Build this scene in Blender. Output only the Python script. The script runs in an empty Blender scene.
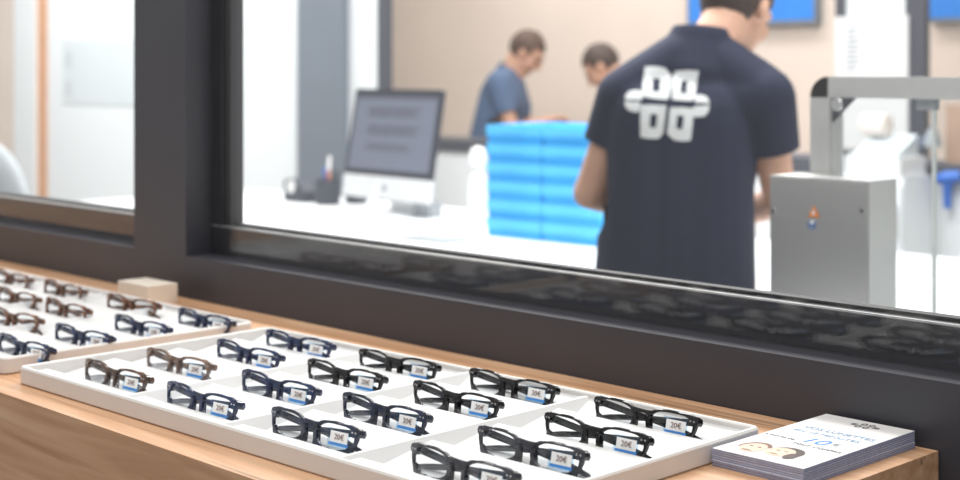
import bpy, bmesh, math, random
from mathutils import Vector, Matrix, Euler
from mathutils.bvhtree import BVHTree

random.seed(7)
SC = bpy.context.scene
COL = SC.collection
R = math.radians
PI = math.pi

# ------------------------------------------------------------------ camera
CAM_Z = 1.36
FOC = 1462.0
FW = Vector((-0.7157, 0.6984, 0.0))
RT = Vector((0.6984, 0.7157, 0.0))
cam_d = bpy.data.cameras.new('camera')
cam = bpy.data.objects.new('camera', cam_d)
COL.objects.link(cam)
cam.location = (0, 0, CAM_Z)
cam.rotation_euler = (R(90), 0, math.atan2(FW.y, FW.x) - R(90))
cam_d.sensor_width = 36
cam_d.lens = FOC * 36 / 960
cam_d.shift_y = -(240 - 68) / 960
cam_d.clip_start = 0.02
cam_d.dof.use_dof = True
cam_d.dof.focus_distance = 1.47
cam_d.dof.aperture_fstop = 5.0
SC.camera = cam


def at(px, py, Y=None, z=None, d=None):
    """world point on the sight line through a photo pixel at real depth"""
    v = FW + RT * ((px - 480) / FOC) + Vector((0, 0, (68 - py) / FOC))
    if Y is not None:
        d = Y / v.y
    if z is not None:
        d = (z - CAM_Z) / v.z
    return Vector((v.x * d, v.y * d, CAM_Z + v.z * d))


# ------------------------------------------------------------------ materials
def srgb(r, g, b):
    def f(c):
        c /= 255.0
        return c / 12.92 if c <= 0.04045 else ((c + 0.055) / 1.055) ** 2.4
    return (f(r), f(g), f(b), 1.0)


def mat(name, col, rough=0.5, metal=0.0, spec=0.5, var=0.06, scale=30.0, coat=0.0, emit=None, bump=0.0):
    m = bpy.data.materials.new(name)
    m.use_nodes = True
    nt = m.node_tree
    b = nt.nodes['Principled BSDF']
    b.inputs['Roughness'].default_value = rough
    b.inputs['Metallic'].default_value = metal
    b.inputs['Specular IOR Level'].default_value = spec
    b.inputs['Coat Weight'].default_value = coat
    c = srgb(*col)
    tc = nt.nodes.new('ShaderNodeTexCoord')
    no = nt.nodes.new('ShaderNodeTexNoise')
    no.inputs['Scale'].default_value = scale
    no.inputs['Detail'].default_value = 4
    nt.links.new(tc.outputs['Object'], no.inputs['Vector'])
    rp = nt.nodes.new('ShaderNodeValToRGB')
    rp.color_ramp.elements[0].position = 0.3
    rp.color_ramp.elements[1].position = 0.7
    rp.color_ramp.elements[0].color = tuple(max(0, x * (1 - var)) for x in c[:3]) + (1,)
    rp.color_ramp.elements[1].color = tuple(min(1, x * (1 + var)) for x in c[:3]) + (1,)
    nt.links.new(no.outputs['Fac'], rp.inputs['Fac'])
    nt.links.new(rp.outputs['Color'], b.inputs['Base Color'])
    if bump:
        bp = nt.nodes.new('ShaderNodeBump')
        bp.inputs['Strength'].default_value = bump
        bp.inputs['Distance'].default_value = 0.002
        nt.links.new(no.outputs['Fac'], bp.inputs['Height'])
        nt.links.new(bp.outputs['Normal'], b.inputs['Normal'])
    if emit:
        b.inputs['Emission Color'].default_value = c
        b.inputs['Emission Strength'].default_value = emit
    return m


def glass_mat(name, tint=(1, 1, 1), ior=1.5, rough=0.0, gain=1.0):
    """clear sheet: what lies behind shows through, plus a Fresnel reflection on each face"""
    m = bpy.data.materials.new(name)
    m.use_nodes = True
    nt = m.node_tree
    nt.nodes.remove(nt.nodes['Principled BSDF'])
    out = nt.nodes['Material Output']
    tr = nt.nodes.new('ShaderNodeBsdfTransparent')
    tr.inputs['Color'].default_value = (*tint, 1)
    gl = nt.nodes.new('ShaderNodeBsdfGlossy')
    gl.inputs['Roughness'].default_value = rough
    # Schlick reflectance, the same from either face of the sheet
    ge = nt.nodes.new('ShaderNodeNewGeometry')
    dt = nt.nodes.new('ShaderNodeVectorMath')
    dt.operation = 'DOT_PRODUCT'
    nt.links.new(ge.outputs['Incoming'], dt.inputs[0])
    nt.links.new(ge.outputs['Normal'], dt.inputs[1])

    def mth(op, x, y=None):
        n = nt.nodes.new('ShaderNodeMath')
        n.operation = op
        for i, q in enumerate((x, y)):
            if q is None:
                continue
            if isinstance(q, (int, float)):
                n.inputs[i].default_value = q
            else:
                nt.links.new(q, n.inputs[i])
        return n.outputs[0]
    f0 = ((ior - 1) / (ior + 1)) ** 2
    k5 = mth('POWER', mth('SUBTRACT', 1.0, mth('ABSOLUTE', dt.outputs['Value'])), 5.0)
    fac = mth('MULTIPLY', mth('ADD', mth('MULTIPLY', k5, 1 - f0), f0), gain)
    mx = nt.nodes.new('ShaderNodeMixShader')
    nt.links.new(fac, mx.inputs[0])
    nt.links.new(tr.outputs[0], mx.inputs[1])
    nt.links.new(gl.outputs[0], mx.inputs[2])
    nt.links.new(mx.outputs[0], out.inputs['Surface'])
    return m


def acetate(name, dark, light, clear=0.0, tort=0.35, z0=0.0, z1=0.6, scale=90):
    """spectacle acetate: mottled colour, fading to clear crystal towards the lower rim when clear > 0"""
    m = bpy.data.materials.new(name)
    m.use_nodes = True
    nt = m.node_tree
    b = nt.nodes['Principled BSDF']
    out = nt.nodes['Material Output']
    b.inputs['Roughness'].default_value = 0.16
    b.inputs['Coat Weight'].default_value = 0.3
    tc = nt.nodes.new('ShaderNodeTexCoord')
    no = nt.nodes.new('ShaderNodeTexNoise')
    no.inputs['Scale'].default_value = scale
    no.inputs['Detail'].default_value = 3
    nt.links.new(tc.outputs['Object'], no.inputs['Vector'])
    rp = nt.nodes.new('ShaderNodeValToRGB')
    rp.color_ramp.elements[0].position = 0.5 - tort * 0.5
    rp.color_ramp.elements[1].position = 0.5 + tort * 0.5
    rp.color_ramp.elements[0].color = srgb(*dark)
    rp.color_ramp.elements[1].color = srgb(*light)
    nt.links.new(no.outputs['Fac'], rp.inputs['Fac'])
    nt.links.new(rp.outputs['Color'], b.inputs['Base Color'])
    if clear > 0:
        sp = nt.nodes.new('ShaderNodeSeparateXYZ')
        nt.links.new(tc.outputs['Generated'], sp.inputs[0])
        mr = nt.nodes.new('ShaderNodeMapRange')
        mr.inputs['From Min'].default_value = z0
        mr.inputs['From Max'].default_value = z1
        mr.inputs['To Min'].default_value = clear
        mr.inputs['To Max'].default_value = 0.0
        nt.links.new(sp.outputs['Z'], mr.inputs['Value'])
        tr = nt.nodes.new('ShaderNodeBsdfTransparent')
        tr.inputs['Color'].default_value = (.9, .92, .95, 1)
        mx = nt.nodes.new('ShaderNodeMixShader')
        nt.links.new(mr.outputs[0], mx.inputs[0])
        nt.links.new(b.outputs[0], mx.inputs[1])
        nt.links.new(tr.outputs[0], mx.inputs[2])
        nt.links.new(mx.outputs[0], out.inputs['Surface'])
    return m


def wood_mat(name, c0, c1, c2, crack=0.5):
    m = bpy.data.materials.new(name)
    m.use_nodes = True
    nt = m.node_tree
    b = nt.nodes['Principled BSDF']
    b.inputs['Roughness'].default_value = 0.5
    b.inputs['Specular IOR Level'].default_value = 0.3
    tc = nt.nodes.new('ShaderNodeTexCoord')
    mp = nt.nodes.new('ShaderNodeMapping')
    mp.inputs['Scale'].default_value = (1.6, 26, 26)
    nt.links.new(tc.outputs['Object'], mp.inputs['Vector'])
    n1 = nt.nodes.new('ShaderNodeTexNoise')
    n1.inputs['Scale'].default_value = 2.2
    n1.inputs['Detail'].default_value = 7
    n1.inputs['Distortion'].default_value = 0.6
    nt.links.new(mp.outputs[0], n1.inputs['Vector'])
    rp = nt.nodes.new('ShaderNodeValToRGB')
    e = rp.color_ramp.elements
    e[0].position, e[0].color = 0.28, srgb(*c0)
    e[1].position, e[1].color = 0.72, srgb(*c2)
    k = e.new(0.5)
    k.color = srgb(*c1)
    nt.links.new(n1.outputs['Fac'], rp.inputs['Fac'])
    mp2 = nt.nodes.new('ShaderNodeMapping')
    mp2.inputs['Scale'].default_value = (0.8, 38, 38)
    nt.links.new(tc.outputs['Object'], mp2.inputs['Vector'])
    n2 = nt.nodes.new('ShaderNodeTexNoise')
    n2.inputs['Scale'].default_value = 1.5
    n2.inputs['Detail'].default_value = 2
    nt.links.new(mp2.outputs[0], n2.inputs['Vector'])
    r2 = nt.nodes.new('ShaderNodeValToRGB')
    r2.color_ramp.elements[0].position = 0.655
    r2.color_ramp.elements[0].color = (0, 0, 0, 1)
    r2.color_ramp.elements[1].position = 0.70
    r2.color_ramp.elements[1].color = (crack, crack, crack, 1)
    nt.links.new(n2.outputs['Fac'], r2.inputs['Fac'])
    mx = nt.nodes.new('ShaderNodeMix')
    mx.data_type = 'RGBA'
    nt.links.new(r2.outputs['Color'], mx.inputs['Factor'])
    nt.links.new(rp.outputs['Color'], mx.inputs[6])
    mx.inputs[7].default_value = srgb(70, 50, 42)
    nt.links.new(mx.outputs[2], b.inputs['Base Color'])
    bp = nt.nodes.new('ShaderNodeBump')
    bp.inputs['Strength'].default_value = 0.15
    bp.inputs['Distance'].default_value = 0.002
    nt.links.new(n1.outputs['Fac'], bp.inputs['Height'])
    nt.links.new(bp.outputs['Normal'], b.inputs['Normal'])
    return m


def brushed_mat(name, col, rough=0.3):
    m = bpy.data.materials.new(name)
    m.use_nodes = True
    nt = m.node_tree
    b = nt.nodes['Principled BSDF']
    b.inputs['Base Color'].default_value = srgb(*col)
    b.inputs['Metallic'].default_value = 1.0
    tc = nt.nodes.new('ShaderNodeTexCoord')
    mp = nt.nodes.new('ShaderNodeMapping')
    mp.inputs['Scale'].default_value = (4, 4, 120)
    nt.links.new(tc.outputs['Object'], mp.inputs['Vector'])
    n = nt.nodes.new('ShaderNodeTexNoise')
    n.inputs['Scale'].default_value = 2
    nt.links.new(mp.outputs[0], n.inputs['Vector'])
    mr = nt.nodes.new('ShaderNodeMapRange')
    mr.inputs['To Min'].default_value = rough * 0.985
    mr.inputs['To Max'].default_value = rough * 1.015
    nt.links.new(n.outputs['Fac'], mr.inputs['Value'])
    nt.links.new(mr.outputs[0], b.inputs['Roughness'])
    return m


M = dict(
    frame=mat('charcoal_window_paint', (60, 60, 67), 0.42, spec=0.45, var=0.04, scale=8),
    frame_in=mat('dark_sash_paint', (52, 51, 56), 0.4, var=0.04, scale=10),
    gasket=mat('black_rubber', (14, 14, 16), 0.6),
    highlight=mat('pale_edge_highlight', (190, 190, 190), 0.35, metal=0.6),  # pale grey carries the highlight of the sash edge
    pane=glass_mat('window_glass', (0.985, 0.99, 0.99), 1.5, gain=1.0),
    acrylic=glass_mat('clear_acrylic', (0.95, 0.965, 0.97), 1.3),
    acrylic_edge=mat('acrylic_sawn_edge', (222, 228, 226), 0.4),
    lens=glass_mat('spectacle_lens', (0.97, 0.985, 0.995), 1.45),
    oak=wood_mat('oak_board', (184, 138, 102), (208, 164, 128), (224, 186, 152)),
    tray=mat('white_tray_plastic', (228, 225, 222), 0.45, var=0.01),
    insert=mat('white_tray_insert', (222, 222, 222), 0.6, var=0.012),
    whitewall=mat('white_wall_paint', (236, 240, 241), 0.6, var=0.01, scale=3),
    beige=mat('beige_wall_paint', (232, 216, 203), 0.7, var=0.03, scale=2.5),
    greycol=mat('grey_painted_steel', (118, 126, 136), 0.5, var=0.03, scale=5),
    post=mat('dark_grey_post', (78, 80, 88), 0.5),
    pinewood=mat('orange_wood_trim', (214, 160, 120), 0.5, var=0.08, scale=12),
    table=mat('white_laminate', (240, 242, 243), 0.4, var=0.008),
    navyedge=mat('dark_worktop_laminate', (82, 84, 92), 0.45),
    floor=mat('pale_grey_vinyl_floor', (176, 174, 172), 0.5, var=0.05, scale=4),
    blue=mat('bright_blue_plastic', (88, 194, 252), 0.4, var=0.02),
    blue_shade=mat('bright_blue_plastic_shaded', (44, 172, 240), 0.5, var=0.02),  # darker copy of the blue, shade of the recess put into the colour
    steel=brushed_mat('brushed_stainless_steel', (226, 226, 224), 0.36),
    alu=mat('anodised_aluminium', (212, 213, 212), 0.42, metal=0.3, var=0.03),
    black=mat('black_plastic', (28, 27, 29), 0.45),
    chrome=mat('bright_screw_metal', (225, 225, 225), 0.2, metal=1.0),
    orange=mat('orange_warning_sticker', (226, 132, 58), 0.5),
    bluestick=mat('blue_label_print', (92, 118, 160), 0.5),
    white=mat('white_paper', (232, 231, 230), 0.6, var=0.01),
    ink_grey=mat('grey_ink', (150, 160, 170), 0.6),
    ink_blue=mat('pale_blue_ink', (112, 156, 196), 0.6),
    ink_cyan=mat('bright_blue_ink', (28, 134, 222), 0.6),
    ink_dark=mat('dark_grey_ink', (86, 84, 88), 0.6),
    ink_brown=mat('brown_black_ink', (70, 50, 42), 0.6),
    ink_price=mat('brown_price_ink', (128, 98, 88), 0.6),
    ink_hair=mat('warm_brown_ink', (122, 80, 58), 0.6),
    ink_skin=mat('skin_tone_ink', (232, 200, 176), 0.6),
    paper_shade=mat('leaflet_edge_shade', (146, 158, 194), 0.6, var=0.10, scale=120),
    sticker_white=mat('white_price_paper', (250, 250, 250), 0.6, var=0.01),
    sticker_blue=mat('blue_sticker_band', (74, 146, 222), 0.5),
    sticker_film=glass_mat('clear_sticker_film', (0.80, 0.89, 0.96), 1.4),
    crystal=glass_mat('clear_crystal_acetate', (0.93, 0.95, 0.97), 1.25, 0.05),
    rivet=mat('silver_rivet', (205, 205, 208), 0.25, metal=1.0),
    beigeblock=mat('cream_painted_block', (232, 222, 208), 0.6, var=0.02),
    skin=mat('skin', (224, 176, 150), 0.55, var=0.05, scale=18),
    skin2=mat('skin_tan', (206, 158, 132), 0.55, var=0.05, scale=18),
    navy=mat('navy_jersey', (20, 30, 58), 0.85, var=0.12, scale=60, bump=0.2),
    bluegrey=mat('blue_grey_jersey', (84, 104, 134), 0.85, var=0.12, scale=25),
    greyshirt=mat('stone_jersey', (196, 184, 172), 0.85, var=0.1, scale=25),
    hair=mat('dark_brown_hair', (72, 55, 48), 0.6, var=0.3, scale=80),
    hair2=mat('brown_hair', (84, 62, 50), 0.6, var=0.3, scale=80),
    trouser=mat('dark_trouser_cloth', (44, 46, 54), 0.85, var=0.1),
    shoe=mat('black_shoe_leather', (26, 25, 26), 0.5),
    eye=mat('eye_dark', (40, 30, 26), 0.2),
    print_white=mat('white_shirt_print', (232, 235, 236), 0.7, var=0.01),
    bezel=mat('black_glass_bezel', (52, 55, 64), 0.3),
    screen=mat('grey_lit_screen', (92, 97, 110), 0.5, var=0.03, emit=0.5),
    screentext=mat('screen_dark_lines', (78, 80, 92), 0.5, emit=0.3),
    tvblue=mat('blue_lit_screen', (46, 128, 214), 0.4, var=0.06, scale=6, emit=0.16),
    silver=mat('silver_aluminium', (224, 226, 228), 0.35, metal=0.25),
    pencup=mat('dark_mesh_cup', (62, 66, 76), 0.5),
    penorange=mat('orange_pen', (232, 140, 80), 0.4),
    penblue=mat('blue_pen', (70, 104, 180), 0.4),
    palegrey=mat('pale_grey_plastic', (206, 214, 218), 0.5),
    cream=mat('cream_plastic', (244, 232, 222), 0.5),
    midgrey=mat('mid_grey_plastic', (150, 156, 160), 0.5),
    armgrey=mat('blue_grey_metal', (122, 134, 156), 0.4),
    toolblue=mat('deep_blue_plastic', (52, 110, 200), 0.4),
    poster=mat('pale_grey_board', (216, 224, 226), 0.5, var=0.02, scale=4),
    posterblot=mat('grey_board_print', (200, 208, 210), 0.5, var=0.02),
    warmwood=mat('warm_brown_board', (176, 146, 126), 0.5, var=0.06, scale=8),
)


# ------------------------------------------------------------------ mesh helpers
def new_bm():
    return bmesh.new()


def link(name, me, m=None, parent=None, smooth=False):
    if m is not None:
        for x in (m if isinstance(m, (list, tuple)) else [m]):
            me.materials.append(x)
    if smooth:
        for p in me.polygons:
            p.use_smooth = True
    o = bpy.data.objects.new(name, me)
    COL.objects.link(o)
    if parent is not None:
        o.parent = parent
    return o


def obj(name, bm, m=None, parent=None, smooth=False, bevel=0.0, seg=2):
    if bevel > 0:
        es = [e for e in bm.edges if len(e.link_faces) == 2 and e.calc_face_angle(0) > 0.6]
        bmesh.ops.bevel(bm, geom=es, offset=bevel, segments=seg, affect='EDGES', profile=0.5, clamp_overlap=True)
    bmesh.ops.recalc_face_normals(bm, faces=bm.faces[:])
    me = bpy.data.meshes.new(name)
    bm.to_mesh(me)
    bm.free()
    o = link(name, me, m, parent, smooth)
    if smooth:
        try:
            me.set_sharp_from_angle(angle=R(40))
        except Exception:
            pass
    return o


def box(bm, x0, x1, y0, y1, z0, z1, mtx=None, mi=0):
    vs = [bm.verts.new((x, y, z)) for x in (x0, x1) for y in (y0, y1) for z in (z0, z1)]
    idx = [(0, 1, 3, 2), (4, 6, 7, 5), (0, 4, 5, 1), (2, 3, 7, 6), (0, 2, 6, 4), (1, 5, 7, 3)]
    fs = []
    for f in idx:
        fc = bm.faces.new([vs[i] for i in f])
        fc.material_index = mi
        fs.append(fc)
    if mtx is not None:
        bmesh.ops.transform(bm, matrix=mtx, verts=vs)
    return vs


def ring_loft(bm, rings, cap=True, closed=True):
    """rings: lists of points of one length, joined one to the next"""
    vv = [[bm.verts.new(p) for p in r] for r in rings]
    n = len(vv[0])
    for a, b in zip(vv, vv[1:]):
        for i in range(n if closed else n - 1):
            j = (i + 1) % n
            bm.faces.new((a[i], a[j], b[j], b[i]))
    if cap:
        bm.faces.new(vv[0][::-1])
        bm.faces.new(vv[-1])
    return vv


def lathe(bm, prof, n=24, center=(0, 0, 0), axis='z', mtx=None):
    rings = []
    for r, h in prof:
        ring = []
        for i in range(n):
            a = 2 * PI * i / n
            if axis == 'z':
                p = Vector((r * math.cos(a), r * math.sin(a), h))
            elif axis == 'y':
                p = Vector((r * math.cos(a), h, r * math.sin(a)))
            else:
                p = Vector((h, r * math.cos(a), r * math.sin(a)))
            p = p + Vector(center)
            if mtx is not None:
                p = mtx @ p
            ring.append(p)
        rings.append(ring)
    return ring_loft(bm, rings)


def tube(bm, pts, r, n=10):
    pts = [Vector(p) for p in pts]
    rings = []
    up = Vector((0, 0, 1))
    for i, p in enumerate(pts):
        t = (pts[min(i + 1, len(pts) - 1)] - pts[max(i - 1, 0)]).normalized()
        u = up if abs(t.z) < 0.95 else Vector((1, 0, 0))
        s = t.cross(u).normalized()
        w = s.cross(t).normalized()
        rr = r[i] if isinstance(r, (list, tuple)) else r
        rings.append([p + s * rr * math.cos(2 * PI * k / n) + w * rr * math.sin(2 * PI * k / n) for k in range(n)])
    return ring_loft(bm, rings)


def prism(bm, pts2, f0, f1):
    """extrude a 2D outline: f0/f1 map a 2D point to the two end positions"""
    a = [bm.verts.new(f0(p)) for p in pts2]
    b = [bm.verts.new(f1(p)) for p in pts2]
    n = len(pts2)
    bm.faces.new(a[::-1])
    bm.faces.new(b)
    for i in range(n):
        j = (i + 1) % n
        bm.faces.new((a[i], a[j], b[j], b[i]))


def rounded_rect(w, h, r, n=5):
    out = []
    for cx, cy, a0 in ((w / 2 - r, h / 2 - r, 0), (-w / 2 + r, h / 2 - r, 90), (-w / 2 + r, -h / 2 + r, 180), (w / 2 - r, -h / 2 + r, 270)):
        for k in range(n + 1):
            a = R(a0 + 90 * k / n)
            out.append((cx + r * math.cos(a), cy + r * math.sin(a)))
    return out


def text_mesh(txt, size, align='CENTER', extrude=0.0, shear=0.0, res=3):
    cu = bpy.data.curves.new('lettering', 'FONT')
    cu.body = txt
    cu.size = size
    cu.align_x = align
    cu.align_y = 'CENTER'
    cu.extrude = extrude
    cu.shear = shear
    cu.resolution_u = res
    to = bpy.data.objects.new('lettering', cu)
    COL.objects.link(to)
    dg = bpy.context.evaluated_depsgraph_get()
    me = bpy.data.meshes.new_from_object(to.evaluated_get(dg))
    bpy.data.objects.remove(to)
    bpy.data.curves.remove(cu)
    return me


def empty(name, loc=(0, 0, 0), rz=0.0):
    o = bpy.data.objects.new(name, None)
    COL.objects.link(o)
    o.location = loc
    o.rotation_euler = (0, 0, rz)
    o.empty_display_size = 0.05
    return o


def tag(o, label=None, cat=None, group=None, kind=None):
    if label:
        o['label'] = label
    if cat:
        o['category'] = cat
    if group:
        o['group'] = group
    if kind:
        o['kind'] = kind
    return o


def thing(name, label, cat, loc=(0, 0, 0), rz=0.0, group=None):
    return tag(empty(name, loc, rz), label, cat, group)


def struct(name, bm, m, parent=None, bevel=0.0):
    o = obj(name, bm, m, parent, bevel=bevel)
    o['kind'] = 'structure'
    return o


def copy_thing(src):
    r = src.copy()
    COL.objects.link(r)
    for ch in src.children:
        c = ch.copy()
        COL.objects.link(c)
        c.parent = r
        for g in ch.children:
            d = g.copy()
            COL.objects.link(d)
            d.parent = c
    return r


# ------------------------------------------------------------------ the setting
SHELF = 0.99
YF = 1.306     # front plane of the window wall
YS = 1.357     # sash face
YI = 1.398     # inner face
X_END = 1.3
b = new_bm(); box(b, -10.5, 3.5, -4.0, 7.0, -0.1, 0.0); struct('floor', b, M['floor'])

# window wall: bottom rail, mullion, head, side pier
b = new_bm(); box(b, -6.2, X_END, YF, YI + 0.02, 0.0, SHELF + 0.067); struct('wall_window_rail', b, M['frame'], bevel=0.003)
b = new_bm(); box(b, -2.175, -2.017, YF, YI + 0.02, SHELF + 0.067, 2.55); struct('trim_1', b, M['frame'], bevel=0.002)
b = new_bm(); box(b, -6.2, X_END, YF, YI + 0.02, 2.55, 3.0); struct('wall_window_head', b, M['frame'])
b = new_bm(); box(b, X_END, X_END + 0.12, YF, YI + 0.02, 0.0, 3.0); struct('wall_window_pier', b, M['frame'])
b = new_bm(); box(b, -6.32, -6.2, YF, YI + 0.02, 0.0, 3.0); struct('wall_window_end', b, M['frame'])
ZB, ZT = SHELF + 0.0672, SHELF + 0.112
for n, (xa, xb) in enumerate(((-6.2, -2.175), (-2.017, X_END))):
    b = new_bm()
    box(b, xa, xb, YS, YI, ZB, ZT)
    box(b, xa, xa + 0.027, YS, YI, ZT, 2.55)
    box(b, xb - 0.032, xb, YS, YI, ZT, 2.55)
    box(b, xa, xb, YS, YI, 2.50, 2.55)
    w = struct('window_%d' % (n + 1), b, M['frame_in'])
    b = new_bm()
    box(b, xa + 0.002, xb - 0.002, YS - 0.008, YS - 0.002, ZB, 2.548)
    g = obj('window_pane', b, M['pane'], w); g['kind'] = 'structure'
    b = new_bm()
    box(b, xa, xb, YS - 0.0005, YS + 0.003, ZT, ZT + 0.0022)
    g = obj('edge_highlight', b, M['highlight'], w); g['kind'] = 'structure'  # thin pale strip added as the lit front edge of the sash
    b = new_bm()
    box(b, xa + 0.027, xb - 0.032, YI - 0.016, YI, ZT, ZT + 0.004)
    box(b, xa + 0.027, xa + 0.031, YS + 0.004, YS + 0.014, ZT, 2.5)
    g = obj('glazing_gasket', b, M['gasket'], w); g['kind'] = 'structure'

# workshop shell
b = new_bm(); box(b, -10.5, 1.5, 6.5, 6.62, 0, 3.0); struct('wall_back', b, M['beige'])
b = new_bm(); box(b, -9.0, -5.601, 4.75, 4.78, 0, 3.0); struct('wall_partition', b, M['whitewall'])
b = new_bm(); box(b, -5.60, -5.530, 4.745, 4.786, 0, 3.0); struct('trim_2', b, M['post'])
b = new_bm(); box(b, -6.20, -5.83, 4.70, 4.749, 0, 3.0); struct('trim_3', b, M['greycol'], bevel=0.004)
b = new_bm(); box(b, -9.12, -9.0, 4.74, 4.87, 0, 3.0); struct('trim_4', b, M['pinewood'])
b = new_bm(); box(b, -9.42, -9.12, 4.72, 4.87, 0, 3.0); struct('trim_5', b, M['whitewall'])
b = new_bm(); box(b, -10.5, -9.42, 4.75, 4.85, 0, 3.0); struct('wall_left_partition', b, M['beige'])
b = new_bm(); box(b, 1.42, 1.54, YI + 0.02, 6.5, 0, 3.0); struct('wall_right', b, M['whitewall'])
b = new_bm(); box(b, -3.456, -3.167, 5.61, 5.70, 0, 3.0); struct('wall_pillar', b, M['whitewall'])
b = new_bm(); box(b, -3.506, -3.456, 5.60, 5.64, 0, 3.0); struct('trim_6', b, M['post'])
b = new_bm(); box(b, -3.167, -3.075, 5.60, 5.64, 0, 3.0); struct('trim_7', b, M['post'])

# ------------------------------------------------------------------ oak display counter
ct = thing('display_counter', 'oak display counter with a thick plank top under the charcoal window', 'counter', (-2.85, 1.04, 0))
b = new_bm(); box(b, -2.15, 2.148, -0.267, 0.264, SHELF - 0.16, SHELF)
o = obj('worktop', b, M['oak'], ct, bevel=0.002)
b = new_bm(); box(b, -2.12, 2.10, -0.20, 0.262, 0.0, SHELF - 0.16)
obj('base_panel', b, M['oak'], ct)

# cream block behind the far tray
b = new_bm(); box(b, -0.046, 0.046, -0.026, 0.026, 0, 0.03)
o = obj('wooden_block', b, M['beigeblock'], bevel=0.0015)
o.location = (-2.032, 1.2445, SHELF)
tag(o, 'small cream block lying behind the far tray against the window rail', 'block')

# ------------------------------------------------------------------ display trays
TY0, TY1 = 0.8135, 1.181
ROWY = (0.858, 0.948, 1.040, 1.130)
RIM = 0.0205


def make_tray():
    t = empty('display_tray')
    W, D = 0.786, TY1 - TY0
    th = 0.0065
    # outer rim with rounded corners: rings from outside bottom over the top to inside
    b = new_bm()
    def rr(ins, z, rad):
        return [(x, y + D / 2, z) for x, y in rounded_rect(W - 2 * ins, D - 2 * ins, rad)]
    ring_loft(b, [rr(0.0025, 0, 0.008), rr(0, 0.002, 0.010), rr(0, RIM - 0.002, 0.010), rr(0.0018, RIM, 0.008),
                  rr(th - 0.0015, RIM, 0.005), rr(th, RIM - 0.0015, 0.004), rr(th, 0.0015, 0.004)], cap=False)
    vs = [v for v in b.verts if abs(v.co.z) < 1e-6]
    obj('rim', b, M['tray'], t, smooth=True)
    # stepped floor: a groove for each row of fronts, sloping up to the next lip
    b = new_bm()
    prof = [(th - 0.001, 0.0135)]
    for y in ROWY:
        y0 = y - TY0
        prof += [(y0 - 0.0095, 0.0135), (y0 - 0.0075, 0.0125), (y0 - 0.0070, 0.0045), (y0 + 0.010, 0.0045)]
    prof += [(D - th + 0.001, 0.0150)]
    up0 = [b.verts.new((-W / 2 + th - 0.001, y, z)) for y, z in prof]
    up1 = [b.verts.new((W / 2 - th + 0.001, y, z)) for y, z in prof]
    lo0 = [b.verts.new((-W / 2 + th - 0.001, y, 0.0008)) for y, z in prof]
    lo1 = [b.verts.new((W / 2 - th + 0.001, y, 0.0008)) for y, z in prof]
    for i in range(len(prof) - 1):
        b.faces.new((up0[i], up0[i + 1], up1[i + 1], up1[i]))
        b.faces.new((lo0[i], lo1[i], lo1[i + 1], lo0[i + 1]))
        b.faces.new((up0[i], lo0[i], lo0[i + 1], up0[i + 1]))
        b.faces.new((up1[i], up1[i + 1], lo1[i + 1], lo1[i]))
    b.faces.new((up0[0], up1[0], lo1[0], lo0[0]))
    b.faces.new((up0[-1], lo0[-1], lo1[-1], up1[-1]))
    obj('stepped_floor', b, M['insert'], t)
    for k in range(3):
        x = (-0.182, -0.004, 0.175)[k]
        b = new_bm()
        pts = [(x - 0.016, 0.001), (x + 0.016, 0.001), (x + 0.0022, 0.0170), (x - 0.0022, 0.0170)]
        prism(b, pts, lambda p: (p[0], th, p[1]), lambda p: (p[0], D - th, p[1]))
        obj('divider', b, M['insert'], t, bevel=0.0008, seg=1)
    return t


TX2, TX1 = -1.2165, -2.053
tray2 = make_tray()
TROT = R(1.2)
tray2.location = (TX2 + 0.003, TY0 + 0.004, SHELF)
tray2.rotation_euler = (0, 0, TROT)
tag(tray2, 'white eyeglass tray nearest the leaflets, full of dark frames', 'tray', 'white display trays on the counter')
tray1 = copy_thing(tray2)
tray1.location = (TX1, TY0 + 0.004, SHELF)
tray1.rotation_euler = (0, 0, 0)
tray1['label'] = 'white eyeglass tray farther along the counter, in front of the cream block'

# ------------------------------------------------------------------ eyeglasses
LCX = 0.0342


def lens_r(th):
    """inner lens outline of the right-hand eye, radius by angle"""
    a, bb, n = 0.0240, 0.0112, 2.4
    c, s = abs(math.cos(th)), abs(math.sin(th))
    d = math.degrees(th) % 360
    if d < 180:
        n = 2.55
    r = ((c / a) ** n + (s / bb) ** n) ** (-1 / n)
    r *= 1 - 0.07 * math.exp(-((d - 325) / 22.0) ** 2)
    r *= 1 + 0.06 * math.exp(-((th - R(30)) / 0.35) ** 2)
    return r


def rim_w(th):
    d = math.degrees(th) % 360
    top = max(0, math.sin(th))
    w = 0.0032 - 0.0006 * top
    w += 0.0038 * math.exp(-((d - 24) / 17.0) ** 2)          # outer top corner
    w += 0.0016 * math.exp(-((d - 190) / 24.0) ** 2) + 0.0012 * math.exp(-((d - 150) / 14.0) ** 2)         # nose side
    w += 0.0016 * math.exp(-((d - 322) / 20.0) ** 2)
    return w


def curve_y(x):
    return 1.2 * x * x


ACE = {
    'black': acetate('black_acetate', (14, 13, 15), (24, 22, 25), 0.0),
    'charcoal': acetate('charcoal_acetate', (38, 38, 44), (70, 72, 80), 0.35, z0=0.0, z1=0.5),
    'blueblack': acetate('blue_black_acetate', (18, 22, 34), (46, 56, 82), 0.3, z0=0.0, z1=0.5),
    'navy': acetate('navy_acetate', (16, 24, 48), (44, 62, 104), 0.45, z0=0.0, z1=0.6),
    'tortoise': acetate('dark_tortoise_acetate', (40, 26, 20), (110, 78, 58), 0.7, z0=0.1, z1=0.75),
    'taupe': acetate('taupe_brown_acetate', (70, 52, 46), (160, 130, 112), 0.7, z0=0.1, z1=0.8),
    'brown': acetate('brown_tortoise_acetate', (48, 30, 22), (150, 98, 66), 0.4, z0=0.0, z1=0.6),
}


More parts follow.
